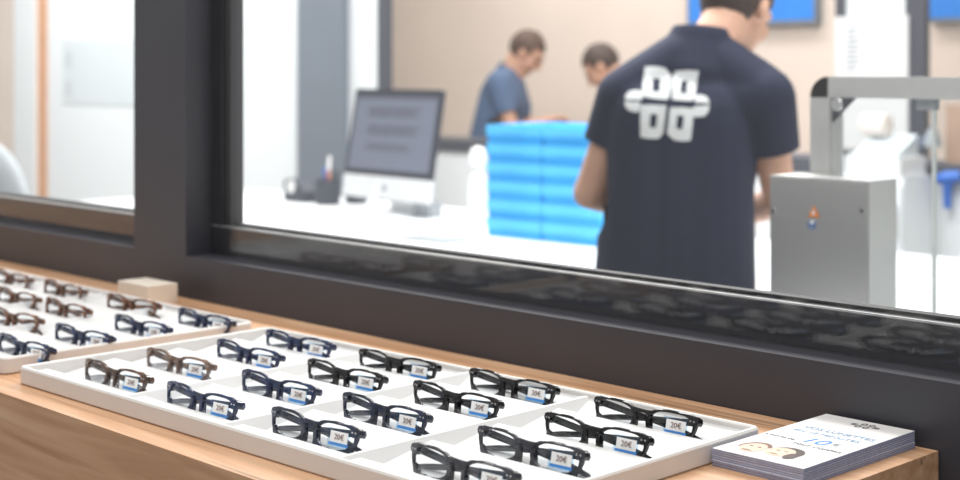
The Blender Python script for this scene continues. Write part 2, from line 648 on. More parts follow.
def ring_part(bm, sx, a0, a1, n, t=0.0036):
    rings = []
    for k in range(n + 1):
        th = R(a0 + (a1 - a0) * k / n)
        ri = lens_r(th)
        ro = ri + rim_w(th)
        ring = []
        e = 0.0006
        for r_, dy in ((ri, -t / 2 + e), (ri + e, -t / 2), (ro - e * 1.5, -t / 2), (ro, -t / 2 + e * 1.5), (ro, t / 2 - e), (ro - e, t / 2), (ri + e, t / 2), (ri, t / 2 - e)):
            x = LCX + r_ * math.cos(th)
            z = r_ * math.sin(th)
            ring.append((sx * x, dy + curve_y(x), z))
        rings.append(ring)
    ring_loft(bm, rings)


def box_path(bm, pts, w, h):
    """flat bar along pts: w thickness across, h list of heights"""
    rings = []
    pts = [Vector(p) for p in pts]
    for i, p in enumerate(pts):
        t = (pts[min(i + 1, len(pts) - 1)] - pts[max(i - 1, 0)])
        s = Vector((-t.y, t.x, 0)).normalized()
        tn = t.normalized()
        u = s.cross(tn).normalized()
        if u.z < 0:
            u = -u
        hh = h[i] / 2
        ww = (w[i] if isinstance(w, (list, tuple)) else w) / 2
        q = 0.35
        rings.append([p + s * ww * a + u * hh * c for a, c in
                      ((-1, -q), (-q, -1), (q, -1), (1, -q), (1, q), (q, 1), (-q, 1), (-1, q))])
    ring_loft(bm, rings)


STICK = text_mesh('20\u20ac', 0.0062, 'CENTER', 0.0001)
BOTZ = 0.0128     # lens centre above the groove


def make_glasses(with_sticker=True):
    root = empty('eyeglasses')
    ac = ACE['black']
    piv = Matrix.Rotation(R(-11), 4, 'X')
    mt = Matrix.Translation((0, 0, 0.0004)) @ piv @ Matrix.Translation((0, 0, BOTZ))

    def put(name, bm, m, parent=root, smooth=True):
        bmesh.ops.transform(bm, matrix=mt, verts=bm.verts[:])
        return obj(name, bm, m, parent, smooth=smooth)

    b = new_bm()
    for sx in (1, -1):
        ring_part(b, sx, -62, 246, 64)
        # end piece
        pts = [(0.0535, 0.0116), (0.0605, 0.0122), (0.0640, 0.0106), (0.0648, 0.0070), (0.0628, 0.0042), (0.0560, 0.0028)]
        prism(b, pts, lambda p: (sx * p[0], curve_y(p[0]) - 0.0017, p[1]), lambda p: (sx * (p[0] + 0.0008), curve_y(p[0]) + 0.0040, p[1] - 0.0004))
        # nose pad flare
        pad = [(0.0092, 0.0050), (0.0072, -0.0035), (0.0072, -0.0102), (0.0090, -0.0116), (0.0118, -0.0098), (0.0110, -0.0020)]
        prism(b, pad, lambda p: (sx * p[0], -0.0016, p[1]), lambda p: (sx * p[0] * 0.98, 0.0044, p[1] - 0.0004))
        # outer foot of the rim
        foot = [(0.0540, -0.0050), (0.0592, -0.0030), (0.0556, -0.0117), (0.0505, -0.0122), (0.0490, -0.0094)]
        prism(b, foot, lambda p: (sx * p[0], curve_y(p[0]) - 0.0019, p[1]), lambda p: (sx * p[0], curve_y(p[0]) + 0.0024, p[1]))
    br = []
    for k in range(13):
        x = -0.0120 + 0.024 * k / 12
        zt = 0.0094 + 0.0010 * math.cos(x / 0.012 * PI / 2) * -0.6 + 0.0004
        zb = 0.0038 + 0.0018 * math.cos(x / 0.012 * PI / 2)
        br.append([(x, -0.0022, zb + 0.0005), (x, -0.0022, zt), (x, 0.0022, zt), (x, 0.0022, zb + 0.0005)])
    ring_loft(b, br)
    front = put('front_frame', b, ac)
    for sx in (1, -1):
        b = new_bm()
        # clear lower rim
        rings = []
        for k in range(19):
            th = R(-116 + 56 * k / 18)
            ri = lens_r(th)
            ro = ri + 0.0018
            rings.append([(sx * (LCX + r_ * math.cos(th)), dy + curve_y(LCX + r_ * math.cos(th)), r_ * math.sin(th))
                          for r_, dy in ((ri, -0.0012), (ro, -0.0012), (ro, 0.0012), (ri, 0.0012))])
        ring_loft(b, rings)
        o = put('lower_rim', b, M['crystal'])
        o['label'] = 'clear lower rim'
        # lens
        b = new_bm()
        N = 40
        f0 = []
        f1 = []
        c0 = b.verts.new((sx * LCX, curve_y(LCX) - 0.0016, 0))
        c1 = b.verts.new((sx * LCX, curve_y(LCX) - 0.0002, 0))
        for k in range(N):
            th = 2 * PI * k / N
            r_ = lens_r(th) + 0.0003
            x = LCX + r_ * math.cos(th)
            f0.append(b.verts.new((sx * x, curve_y(x) - 0.0004, r_ * math.sin(th))))
            f1.append(b.verts.new((sx * x, curve_y(x) + 0.0008, r_ * math.sin(th))))
        for k in range(N):
            j = (k + 1) % N
            b.faces.new((c0, f0[k], f0[j]))
            b.faces.new((c1, f1[j], f1[k]))
            b.faces.new((f0[k], f1[k], f1[j], f0[j]))
        put('lens', b, M['lens'])
    # folded temples
    for sx, yo in ((-1, 0.0), (1, 0.0046)):
        b = new_bm()
        P_ = [(sx * 0.0606, 0.0080, 0.0068), (sx * 0.0592, 0.0112 + yo * 0.6, 0.0062), (sx * 0.030, 0.0122 + yo, 0.0030),
              (sx * -0.005, 0.0126 + yo, 0.0000), (sx * -0.030, 0.0124 + yo, -0.0030), (sx * -0.050, 0.0116 + yo * 0.7, -0.0062), (sx * -0.066, 0.0100 + yo * 0.4, -0.0092)]
        box_path(b, P_, [0.0042, 0.0042, 0.0038, 0.0036, 0.0036, 0.0036, 0.003], [0.0068, 0.0070, 0.0062, 0.0056, 0.0054, 0.0052, 0.0040])
        te = put('temple', b, ac)
        b = new_bm()
        box(b, sx * 0.0575 - 0.0022, sx * 0.0575 + 0.0022, 0.0070, 0.0108, 0.0046, 0.0098)
        lathe(b, [(0.0013, 0.0), (0.0013, 0.0070)], 10, (sx * 0.0592, 0.0100, 0.0040))
        put('hinge', b, M['rivet'], te, smooth=False)
        for dx in (0.0565, 0.0602):
            b = new_bm()
            lathe(b, [(0.0009, -0.0006), (0.0011, 0.0), (0.0009, 0.0006)], 10, (sx * dx, curve_y(dx) - 0.0022, 0.0075), axis='y')
            put('rivet', b, M['rivet'], front)
    if with_sticker:
        b = new_bm()
        x0, x1 = 0.0300, 0.0500
        ys = curve_y(0.040) - 0.0030
        sk = Matrix.Rotation(R(9), 4, 'Z')
        cen = Vector((0.0425, curve_y(0.0400) - 0.0018, -0.0016))
        loc = Matrix.Translation(cen) @ sk @ Matrix.Scale(1.12, 4)
        box(b, -0.0098, 0.0086, -0.0010, -0.0005, -0.0022, 0.0066, loc)
        st = put('price_sticker', b, M['sticker_white'], smooth=False)
        b = new_bm()
        box(b, -0.0108, 0.0094, -0.0010, -0.0004, -0.0047, -0.0023, loc)
        o = put('blue_band', b, M['sticker_blue'], st, smooth=False)
        b = new_bm()
        box(b, -0.0130, 0.0100, -0.0004, 0.0001, -0.0068, 0.0086, loc)
        put('clear_film', b, M['sticker_film'], st, smooth=False)
        b = new_bm()
        b.from_mesh(STICK)
        bmesh.ops.transform(b, matrix=loc @ Matrix.Translation((-0.0002, -0.00125, 0.0022)) @ Matrix.Rotation(R(90), 4, 'X'), verts=b.verts[:])
        put('price_lettering', b, M['ink_price'], st, smooth=False)
    return root


def recolor(root, kind):
    m = ACE[kind]
    for ch in root.children:
        if ch.name.startswith(('front_frame', 'temple')):
            ch.material_slots[0].link = 'OBJECT'
            ch.material_slots[0].material = m


g_a = make_glasses(True)
g_b = make_glasses(False)
rown = ('front row', 'second row from the front', 'third row from the front', 'back row')
desc = {'black': 'glossy black', 'charcoal': 'smoky charcoal', 'blueblack': 'blue-black', 'navy': 'navy blue',
        'tortoise': 'dark tortoiseshell', 'taupe': 'pale taupe-brown', 'brown': 'brown tortoiseshell'}
used = {True: False, False: False}


def place_glasses(x, y, rz, kind, sticker, label, group):
    src = g_a if sticker else g_b
    if used[sticker]:
        r = copy_thing(src)
    else:
        r = src
        used[sticker] = True
    r.scale = (1.05, 1.05, 1.05)
    r.location = (x, y, SHELF + 0.0046)
    r.rotation_euler = (0, 0, rz)
    tag(r, label, 'eyeglasses', group)
    recolor(r, kind)


NEAR = {
    (0, 0): (-1.482, 'tortoise'), (0, 1): (-1.309, 'navy'), (0, 2): (-1.131, 'blueblack'), (0, 3): (-0.928, 'charcoal'),
    (1, 0): (-1.491, 'taupe'), (1, 1): (-1.303, 'navy'), (1, 2): (-1.133, 'blueblack'), (1, 3): (-0.931, 'charcoal'),
    (2, 0): (-1.479, 'navy'), (2, 1): (-1.300, 'black'), (2, 2): (-1.125, 'black'), (2, 3): (-0.924, 'black'),
    (3, 0): (-1.490, 'navy'), (3, 1): (-1.305, 'black'), (3, 2): (-1.129, 'black'), (3, 3): (-0.936, 'black'),
}
coln = ('in the column farthest from the leaflets', 'in the second column from the far tray', 'in the second column from the leaflets', 'in the column nearest the leaflets')
SEEN_Y = {0: (.858, .947, 1.038, 1.120), 1: (.859, .954, 1.045, 1.129), 2: (.872, .967, 1.056, 1.142), 3: (.877, .969, 1.048, 1.137)}
for (i, j), (x, kind) in NEAR.items():
    groove = ROWY[i] + 0.004 + (x - TX2) * math.tan(TROT)
    y = groove + max(-0.005, min(0.007, SEEN_Y[j][i] - groove))
    place_glasses(x, y, TROT + R(random.uniform(-2.5, 1.5)), kind, True,
                  '%s eyeglasses, %s of the near tray, %s' % (desc[kind], rown[i].replace(' from the front', ''), coln[j].replace('in the ', '')),
                  'eyeglasses in the near tray')
FAR = [
    (0, 3, -1.708, 'navy', True), (1, 3, -1.724, 'navy', True), (2, 3, -1.733, 'navy', True), (3, 3, -1.716, 'navy', True),
    (1, 2, -1.912, 'brown', False), (2, 2, -1.937, 'brown', False), (3, 2, -1.906, 'brown', False),
    (2, 1, -2.088, 'brown', False), (3, 1, -2.112, 'brown', False), (3, 0, -2.285, 'brown', False),
]
colf = ('column farthest from the near tray', 'third column from the near tray', 'second column from the near tray', 'column beside the near tray')
for i, j, x, kind, st in FAR:
    place_glasses(x - 0.002, ROWY[i] + 0.004, R(random.uniform(-4, 2)), kind, st,
                  '%s eyeglasses, %s of the far tray, %s' % (desc[kind], rown[i].replace(' from the front', ''), colf[j]),
                  'eyeglasses in the far tray')

# ------------------------------------------------------------------ leaflets
NL = 8
TH = 0.0021
for k in range(NL):
    t = empty('leaflet', (-0.7725 + random.uniform(-.0006, .0006), 1.2005 + random.uniform(-.0008, .0008), SHELF + k * TH), R(random.uniform(-.4, .4)))
    if k == NL - 1:
        t.location = (-0.7725, 1.2005, SHELF + k * TH)
        t.rotation_euler = (0, 0, 0)
    b = new_bm(); box(b, -0.0495, 0.0495, -0.0965, 0.0965, 0.00005, TH * 0.8)
    o = obj('back_page', b, M['paper_shade'], t)  # bluish shade on the stack sides is put into the page colour
    o['label'] = 'back page with the bluish edge shade in its colour'
    b = new_bm(); box(b, -0.0495, 0.0493, -0.0965, 0.0965, TH * 0.8, TH * 0.94)
    obj('cover_page', b, M['white'], t)
    if k < NL - 1:
        tag(t, 'leaflet in the stack beside the near tray, beneath the topmost white one', 'leaflet', 'leaflets stacked on the counter end')
    else:
        tag(t, 'topmost white leaflet of the stack, printed with 10€ and two faces', 'leaflet')
        zt = TH * 0.94

        def lay(name, me_or_bm, m, x, y, rot=0.0):
            if isinstance(me_or_bm, bpy.types.Mesh):
                bb = new_bm(); bb.from_mesh(me_or_bm)
            else:
                bb = me_or_bm
            bmesh.ops.transform(bb, matrix=Matrix.Translation((x, y, zt + 0.0002)) @ Matrix.Rotation(rot, 4, 'Z'), verts=bb.verts[:])
            return obj(name, bb, m, t)
        lay('blue_heading', text_mesh('VOS LUNETTES', 0.0115, 'CENTER', 0.0001), M['ink_blue'], 0.004, 0.034)
        lay('blue_heading', text_mesh('EN 10 MINUTES', 0.0105, 'CENTER', 0.0001), M['ink_blue'], 0.0, 0.018)
        lay('price', text_mesh('10', 0.027, 'CENTER', 0.0001, 0.2), M['ink_cyan'], 0.004, -0.008)
        lay('price', text_mesh('\u20ac', 0.013, 'CENTER', 0.0001), M['ink_grey'], 0.026, -0.006)
        lay('small_heading', text_mesh('A PARTIR DE', 0.0058, 'CENTER', 0.0001), M['ink_dark'], -0.030, -0.016)
        lay('small_heading', text_mesh('TOUT COMPRIS', 0.0074, 'CENTER', 0.0001), M['ink_dark'], 0.018, -0.027)
        # small emblem
        bb = new_bm()
        for sx in (-1, 1):
            for sy in (-1, 1):
                for q in range(12):
                    a = 2 * PI * q / 12
                    a2 = 2 * PI * (q + 1) / 12
                    def pt(ang, r1):
                        return (sx * 0.0042 + r1 * 0.0032 * math.cos(ang) + sy * 0.0006, sy * 0.0052 + r1 * 0.0044 * math.sin(ang), 0)
                    bb.faces.new([bb.verts.new(p) for p in (pt(a, .5), pt(a2, .5), pt(a2, 1), pt(a, 1))])
                bb.faces.new([bb.verts.new(p) for p in ((sx * .009, sy * .0006, 0), (sx * .0155, sy * .0006, 0), (sx * .0145, sy * .0032, 0), (sx * .009, sy * .0032, 0))])
        lay('emblem', bb, M['ink_dark'], 0.006, 0.078)
        # printed picture of two faces
        def disc(bb, cx, cy, rx, ry, z, mi, a0=0, a1=360, inner=0.0, n=28):
            for q in range(n):
                u, v = R(a0 + (a1 - a0) * q / n), R(a0 + (a1 - a0) * (q + 1) / n)
                P4 = [(cx + rx * math.cos(u) * inner, cy + ry * math.sin(u) * inner, z), (cx + rx * math.cos(u), cy + ry * math.sin(u), z),
                      (cx + rx * math.cos(v), cy + ry * math.sin(v), z), (cx + rx * math.cos(v) * inner, cy + ry * math.sin(v) * inner, z)]
                if inner == 0:
                    P4 = P4[1:3] + [(cx, cy, z)]
                f = bb.faces.new([bb.verts.new(p) for p in P4])
                f.material_index = mi
        bb = new_bm()
        disc(bb, -0.018, -0.062, 0.0150, 0.0200, 0.0, 1, 20, 200)
        disc(bb, -0.018, -0.064, 0.0120, 0.0165, 0.0001, 0)
        disc(bb, 0.013, -0.057, 0.0175, 0.0185, 0.0, 2, -60, 190)
        disc(bb, 0.009, -0.060, 0.0140, 0.0155, 0.0001, 0)
        disc(bb, 0.0245, -0.066, 0.0060, 0.0110, 0.0002, 2)
        disc(bb, -0.018, -0.075, 0.0055, 0.0018, 0.0002, 1)
        disc(bb, 0.008, -0.069, 0.0050, 0.0015, 0.0002, 1)
        disc(bb, -0.0225, -0.060, 0.0022, 0.0014, 0.0002, 2)
        disc(bb, -0.0135, -0.060, 0.0022, 0.0014, 0.0002, 2)
        disc(bb, 0.0045, -0.056, 0.0022, 0.0013, 0.0002, 2)
        disc(bb, 0.0130, -0.056, 0.0022, 0.0013, 0.0002, 2)
        lay('printed_faces', bb, [M['ink_skin'], M['ink_hair'], M['ink_brown']], -0.006, -0.004)

# ------------------------------------------------------------------ people
def capsule(bm, p0, r0, p1, r1, n=14):
    p0, p1 = Vector(p0), Vector(p1)
    d = p1 - p0
    L = d.length
    if L < 1e-6:
        d = Vector((0, 0, 1)); L = 1e-6
    t = d.normalized()
    u = Vector((0, 0, 1)) if abs(t.z) < 0.9 else Vector((1, 0, 0))
    s = t.cross(u).normalized()
    w = s.cross(t)
    rings = []
    for k in range(1, 6):
        a = -PI / 2 + PI / 2 * k / 5
        rings.append((p0 + t * r0 * math.sin(a), r0 * math.cos(a)))
    for k in range(0, 5):
        a = PI / 2 * k / 5
        rings.append((p1 + t * r1 * math.sin(a), r1 * math.cos(a)))
    ring_loft(bm, [[c + s * r * math.cos(2 * PI * i / n) + w * r * math.sin(2 * PI * i / n) for i in range(n)] for c, r in rings])


def ellipsoid(bm, c, rad, mtx=None, n=20):
    c = Vector(c)
    rings = []
    m3 = mtx if mtx is not None else Matrix.Identity(3)
    for k in range(1, n // 2):
        a = -PI / 2 + PI * k / (n // 2)
        rings.append([c + m3 @ Vector((rad[0] * math.cos(a) * math.cos(2 * PI * i / n), rad[1] * math.cos(a) * math.sin(2 * PI * i / n), rad[2] * math.sin(a))) for i in range(n)])
    ring_loft(bm, rings)


def fuse(name, bm, voxel, smooth_iter=8, fac=0.5):
    bmesh.ops.recalc_face_normals(bm, faces=bm.faces[:])
    me = bpy.data.meshes.new(name)
    bm.to_mesh(me)
    bm.free()
    o = bpy.data.objects.new(name, me)
    COL.objects.link(o)
    md = o.modifiers.new('fuse', 'REMESH')
    md.mode = 'VOXEL'
    md.voxel_size = voxel
    sm = o.modifiers.new('soft', 'SMOOTH')
    sm.factor = fac
    sm.iterations = smooth_iter
    dg = bpy.context.evaluated_depsgraph_get()
    out = bpy.data.meshes.new_from_object(o.evaluated_get(dg))
    bpy.data.objects.remove(o)
    bpy.data.meshes.remove(me)
    return out


def cut(me, co, no, near=None, rad=9.0, side=0, xlim=0.0):
    """trim what lies beyond a plane, only near a point when near is given"""
    b = new_bm()
    b.from_mesh(me)
    co, no = Vector(co), Vector(no).normalized()
    near = Vector(near) if near is not None else None
    def ok(v):
        return near is None or ((v.co - near).length < rad and side * v.co.x >= side * xlim)
    fs = [f for f in b.faces if all(ok(v) for v in f.verts)]
    geom = list({v for f in fs for v in f.verts}) + list({e for f in fs for e in f.edges}) + fs
    bmesh.ops.bisect_plane(b, geom=geom, plane_co=co, plane_no=no, clear_outer=False)
    dele = [f for f in b.faces if all(ok(v) for v in f.verts) and (f.calc_center_median() - co).dot(no) > 1e-5]
    bmesh.ops.delete(b, geom=dele, context='FACES')
    b.to_mesh(me)
    b.free()
    return me


def shell(me, th):
    o = bpy.data.objects.new('shell', me)
    COL.objects.link(o)
    md = o.modifiers.new('thick', 'SOLIDIFY')
    md.thickness = th
    md.offset = -1
    dg = bpy.context.evaluated_depsgraph_get()
    out = bpy.data.meshes.new_from_object(o.evaluated_get(dg))
    bpy.data.objects.remove(o)
    return out


def hand(bm, wrist, dirv, palm_n, s=1.0, side=1):
    """palm, four unequal bent fingers and a thumb off the palm's side"""
    w = Vector(wrist)
    d = Vector(dirv).normalized()
    n = Vector(palm_n)
    n = (n - d * n.dot(d)).normalized()
    a = d.cross(n).normalized() * side
    capsule(bm, w, 0.026 * s, w + d * 0.02 * s, 0.026 * s)
    for k in range(4):
        off = (k - 1.5) * 0.0195 * s
        capsule(bm, w + d * 0.02 * s + a * off * 0.8, 0.0145 * s, w + d * 0.085 * s + a * off, 0.0115 * s, 10)
        L = (0.036, 0.042, 0.039, 0.030)[k] * s
        p0 = w + d * 0.085 * s + a * off
        p1 = p0 + (d * 0.92 + n * 0.38).normalized() * L
        p2 = p1 + (d * 0.62 + n * 0.78).normalized() * L * 0.62
        p3 = p2 + (d * 0.30 + n * 0.95).normalized() * L * 0.48
        capsule(bm, p0, 0.0098 * s, p1, 0.0088 * s, 10)
        capsule(bm, p1, 0.0088 * s, p2, 0.0080 * s, 10)
        capsule(bm, p2, 0.0080 * s, p3, 0.0070 * s, 10)
    q0 = w + d * 0.028 * s - a * 0.026 * s
    q1 = q0 + (d * 0.6 - a * 0.72 + n * 0.35).normalized() * 0.040 * s
    q2 = q1 + (d * 0.9 - a * 0.15 + n * 0.45).normalized() * 0.030 * s
    capsule(bm, q0, 0.0135 * s, q1, 0.0108 * s, 10)
    capsule(bm, q1, 0.0108 * s, q2, 0.0085 * s, 10)


def person(label, loc, rz, J, skin, shirt, hair, voxel=0.007, group=None):
    root = thing('person', label, 'person', loc, rz, group)
    H = Vector(J['head'])
    hm = (Matrix.Rotation(-R(J['yaw']), 3, 'Z') @ Matrix.Rotation(-R(J['pitch']), 3, 'X'))
    hp = lambda x, y, z: H + hm @ Vector((x, y, z))
    # body: one continuous skin surface
    b = new_bm()
    ellipsoid(b, hp(0, -0.012, 0.022), (0.074, 0.094, 0.090), hm)
    ellipsoid(b, hp(0, 0.022, -0.030), (0.060, 0.068, 0.082), hm)
    ellipsoid(b, hp(0, 0.052, -0.082), (0.032, 0.030, 0.026), hm)
    capsule(b, hp(0, 0.090, 0.006), 0.009, hp(0, 0.106, -0.026), 0.0125)
    for s in (-1, 1):
        capsule(b, hp(s * 0.016, 0.080, 0.020), 0.012, hp(s * 0.045, 0.066, 0.020), 0.012)
        ellipsoid(b, hp(s * 0.012, 0.092, -0.030), (0.009, 0.010, 0.007), hm, 12)
        ellipsoid(b, hp(s * 0.076, -0.008, -0.006), (0.011, 0.020, 0.032), hm @ Matrix.Rotation(s * R(20), 3, 'Z'), 14)
        ellipsoid(b, hp(s * 0.040, 0.058, -0.028), (0.022, 0.022, 0.024), hm, 14)
    capsule(b, hp(-0.018, 0.083, -0.054), 0.007, hp(0.018, 0.083, -0.054), 0.007)
    nk = Vector(J['neck'])
    capsule(b, nk - Vector((0, 0, 0.05)), 0.066, hp(0, -0.028, -0.045), 0.056)
    sl, sr = Vector(J['sh_l']), Vector(J['sh_r'])
    mid = (sl + sr) / 2
    pel = Vector(J['pelvis'])
    ch = J['ch']
    capsule(b, sl, 0.058, sr, 0.058)
    capsule(b, mid + Vector((-0.05, 0, -0.09)), 0.082, mid + Vector((0.05, 0, -0.09)), 0.082)
    capsule(b, mid + Vector((0, 0, -0.1)), 0.10, pel, 0.105)
    capsule(b, pel + Vector((-0.06, 0, -.02)), 0.105, pel + Vector((0.06, 0, -.02)), 0.105)
    for s, k in ((-1, 'l'), (1, 'r')):
        sh, el, wr = (Vector(J[n + '_' + k]) for n in ('sh', 'el', 'wr'))
        capsule(b, sh, 0.052, el, 0.037)
        capsule(b, el, 0.039, wr, 0.026)
        dv = (wr - el).normalized()
        hand(b, wr, J.get('hdir_' + k, dv), J.get('hn_' + k, (0, 0, -1)), 0.95, -s)
        hip = pel + Vector((s * 0.085, 0, -0.05))
        kn = Vector((hip.x + s * 0.01, hip.y + 0.03, 0.49))
        an = Vector((kn.x + s * 0.01, kn.y - 0.04, 0.09))
        capsule(b, hip, 0.082, kn, 0.054)
        capsule(b, kn, 0.054, an, 0.036)
        capsule(b, an, 0.036, an + Vector((0, 0.12, -0.05)), 0.03)
    me = fuse('body', b, voxel, 5, 0.5)
    link('body', me, M[skin], root, True)
    # shirt
    b = new_bm()
    for p0, r0, p1, r1 in ch:
        capsule(b, p0, r0, p1, r1, 20)
    for k, rr in (('l', J['slv'][0]), ('r', J['slv'][1])):
        sh, el = Vector(J['sh_' + k]), Vector(J['el_' + k])
        capsule(b, sh, rr[0], sh + (el - sh) * 0.62, rr[1], 18)
    me = fuse('shirt', b, voxel, 10, 0.5)
    for k in ('l', 'r'):
        sh, el = Vector(J['sh_' + k]), Vector(J['el_' + k])
        hem = sh + (el - sh) * J['hem']
        cut(me, hem, el - sh, near=sh + (el - sh) * 0.85, rad=0.14, side=-1 if k == 'l' else 1, xlim=J.get('x' + k, -0.165 if k == 'l' else 0.165))
    cut(me, (0, 0, J['hemz']), (0, 0, -1))
    cut(me, nk + Vector(J['collar']), J.get('cn', hp(0, -0.03, -0.04) - nk), near=nk + Vector((0, 0, 0.06)), rad=0.13)
    me = shell(me, 0.003)
    so = link('t_shirt', me, M[shirt], root, True)
    # trousers and shoes
    b = new_bm()
    capsule(b, pel + Vector((-0.06, 0, -.02)), 0.116, pel + Vector((0.06, 0, -.02)), 0.116)
    for s in (-1, 1):
        hip = pel + Vector((s * 0.085, 0, -0.05))
        kn = Vector((hip.x + s * 0.01, hip.y + 0.03, 0.49))
        an = Vector((kn.x + s * 0.01, kn.y - 0.04, 0.11))
        capsule(b, hip, 0.095, kn, 0.066)
        capsule(b, kn, 0.066, an, 0.056)
    link('trousers', fuse('trousers', b, 0.012, 6), M['trouser'], root, True)
    for s in (-1, 1):
        hip = pel + Vector((s * 0.085, 0, -0.05))
        ax, ay = hip.x + s * 0.02, hip.y - 0.01
        b = new_bm()
        capsule(b, (ax, ay - 0.03, 0.045), 0.045, (ax + s * 0.015, ay + 0.15, 0.040), 0.040)
        capsule(b, (ax, ay - 0.02, 0.06), 0.046, (ax, ay - 0.01, 0.11), 0.046)
        m_ = cut(fuse('shoe', b, 0.009, 4), (0, 0, 0.0), (0, 0, -1))
        link('shoe', m_, M['shoe'], root, True)
    # hair: a cap over crown, back and sides
    b = new_bm()
    n, kk = 40, 24
    rings = []
    for k in range(1, kk):
        a = -PI / 2 + PI * k / kk
        ring = []
        for i in range(n):
            th = 2 * PI * i / n
            j = 1 + 0.025 * math.sin(th * 9 + k * 1.7) * math.cos(k * 2.3)
            ring.append(Vector((0.083 * j * math.cos(a) * math.cos(th), -0.016 + 0.100 * j * math.cos(a) * math.sin(th), 0.026 + 0.098 * j * math.sin(a))))
        rings.append(ring)
    ring_loft(b, rings)
    dele = []
    for f in b.faces:
        c = f.calc_center_median()
        if c.z < -0.066 or (c.y > 0.028 and c.z < 0.066) or (c.y > -0.025 and c.z < 0.012):
            dele.append(f)
    bmesh.ops.delete(b, geom=dele, context='FACES')
    bmesh.ops.transform(b, matrix=Matrix.Translation(H) @ hm.to_4x4(), verts=b.verts[:])
    bmesh.ops.recalc_face_normals(b, faces=b.faces[:])
    me = bpy.data.meshes.new('hair')
    b.to_mesh(me); b.free()
    link('hair', shell(me, 0.006), M[hair], root, True)
    for s in (-1, 1):
        b = new_bm()
        ellipsoid(b, hp(s * 0.031, 0.080, 0.002), (0.0125, 0.010, 0.008), hm, 12)
        obj('eye', b, M['eye'], root, smooth=True)
        b = new_bm()
        capsule(b, hp(s * 0.016, 0.091, 0.026), 0.0035, hp(s * 0.045, 0.079, 0.028), 0.003, 8)
        obj('eyebrow', b, M[hair], root, smooth=True)
    return root, so


V = Vector
# the man at the work table, his back to the window
JM = dict(head=(0.126, 0.105, 1.498), yaw=40, pitch=30, neck=(0.035, 0.035, 1.415), xl=-0.19, xr=0.145,
          sh_l=(-0.138, 0.050, 1.290), sh_r=(0.162, -0.015, 1.290), el_l=(-0.224, 0.085, 1.068), el_r=(0.212, 0.030, 1.055),
          wr_l=(-0.080, 0.300, 1.000), wr_r=(0.110, 0.270, 0.980), pelvis=(-0.035, 0.03, 0.90),
          ch=[((-0.125, 0.045, 1.285), 0.076, (0.155, -0.010, 1.285), 0.078),
              ((0.000, 0.030, 1.372), 0.080, (-0.125, 0.045, 1.296), 0.076),
              ((0.060, 0.025, 1.360), 0.080, (0.150, 0.00, 1.300), 0.078),
              ((0.015, 0.025, 1.345), 0.095, (0.028, 0.036, 1.415), 0.076),
              ((-0.070, 0.03, 1.22), 0.118, (0.030, 0.01, 1.22), 0.118),
              ((-0.072, 0.03, 1.24), 0.118, (-0.092, 0.03, 0.84), 0.128),
              ((0.028, 0.01, 1.24), 0.118, (0.025, 0.01, 0.84), 0.128),
              ((-0.02, 0.02, 1.24), 0.124, (-0.03, 0.02, 0.84), 0.132)],
          slv=((0.074, 0.058), (0.077, 0.064)), hem=0.50, hemz=0.80, collar=(-0.01, 0, 0.036), cn=(0.10, 0.12, 1.0))
loc = FW * 3.34 + RT * ((690 - 480) / FOC * 3.34)
man, shirt = person('person in a navy t-shirt with a white emblem, seen from behind at the table', (loc.x, loc.y, 0), R(45.7), JM, 'skin', 'navy', 'hair', 0.006)

# white emblem on the back of the shirt, laid on the cloth
UV = lambda p: ((590 + p[0] / 4.367 - 690) / 466.0 - 0.008, CAM_Z + (68 - (50 + p[1] / 4.367)) / 462.0)
RINGS = [
    ([(238, 72), (285, 70), (326, 78), (350, 106), (338, 205), (322, 222), (268, 216), (215, 206), (226, 140)],
     [(270, 125), (288, 125), (306, 128), (304, 140), (296, 178), (292, 186), (278, 184), (262, 182), (266, 152)]),
    ([(372, 92), (425, 88), (474, 92), (462, 150), (450, 214), (430, 226), (388, 224), (346, 220), (355, 122)],
     [(396, 138), (410, 137), (423, 138), (418, 160), (412, 190), (408, 194), (398, 192), (385, 190), (390, 152)]),
    ([(206, 245), (262, 244), (320, 246), (312, 310), (304, 372), (284, 396), (245, 396), (204, 390), (204, 318)],
     [(250, 285), (264, 285), (281, 287), (278, 312), (274, 340), (270, 348), (258, 347), (244, 345), (246, 315)]),
    ([(336, 255), (390, 254), (441, 260), (434, 330), (425, 402), (386, 406), (350, 400), (320, 372), (328, 312)],
     [(366, 290), (380, 290), (396, 295), (392, 320), (388, 350), (380, 354), (370, 352), (360, 346), (363, 318)]),
]
PILLS = [
    [(143, 222), (147, 200), (165, 182), (190, 178), (217, 180), (215, 222)],
    [(140, 232), (205, 233), (201, 276), (175, 278), (152, 268), (142, 252)],
    [(452, 200), (478, 197), (500, 206), (512, 226), (510, 236), (446, 231)],
    [(440, 250), (511, 245), (506, 272), (492, 292), (465, 298), (436, 296)],
]
bm_s = new_bm()
bm_s.from_mesh(shirt.data)
bvh = BVHTree.FromBMesh(bm_s)


def on_back(u, z, off):
    h, nn, _i, _d = bvh.ray_cast(Vector((u, -1.0, z)), Vector((0, 1, 0)))
    if h is None:
        h = Vector((u, -0.1, z))
    return h + Vector((0, -off, 0))


def dense(poly, n):
    out = []
    for i in range(len(poly)):
        a, c = poly[i], poly[(i + 1) % len(poly)]
        for k in range(n):
            f = k / n
            out.append((a[0] + (c[0] - a[0]) * f, a[1] + (c[1] - a[1]) * f))
    return out


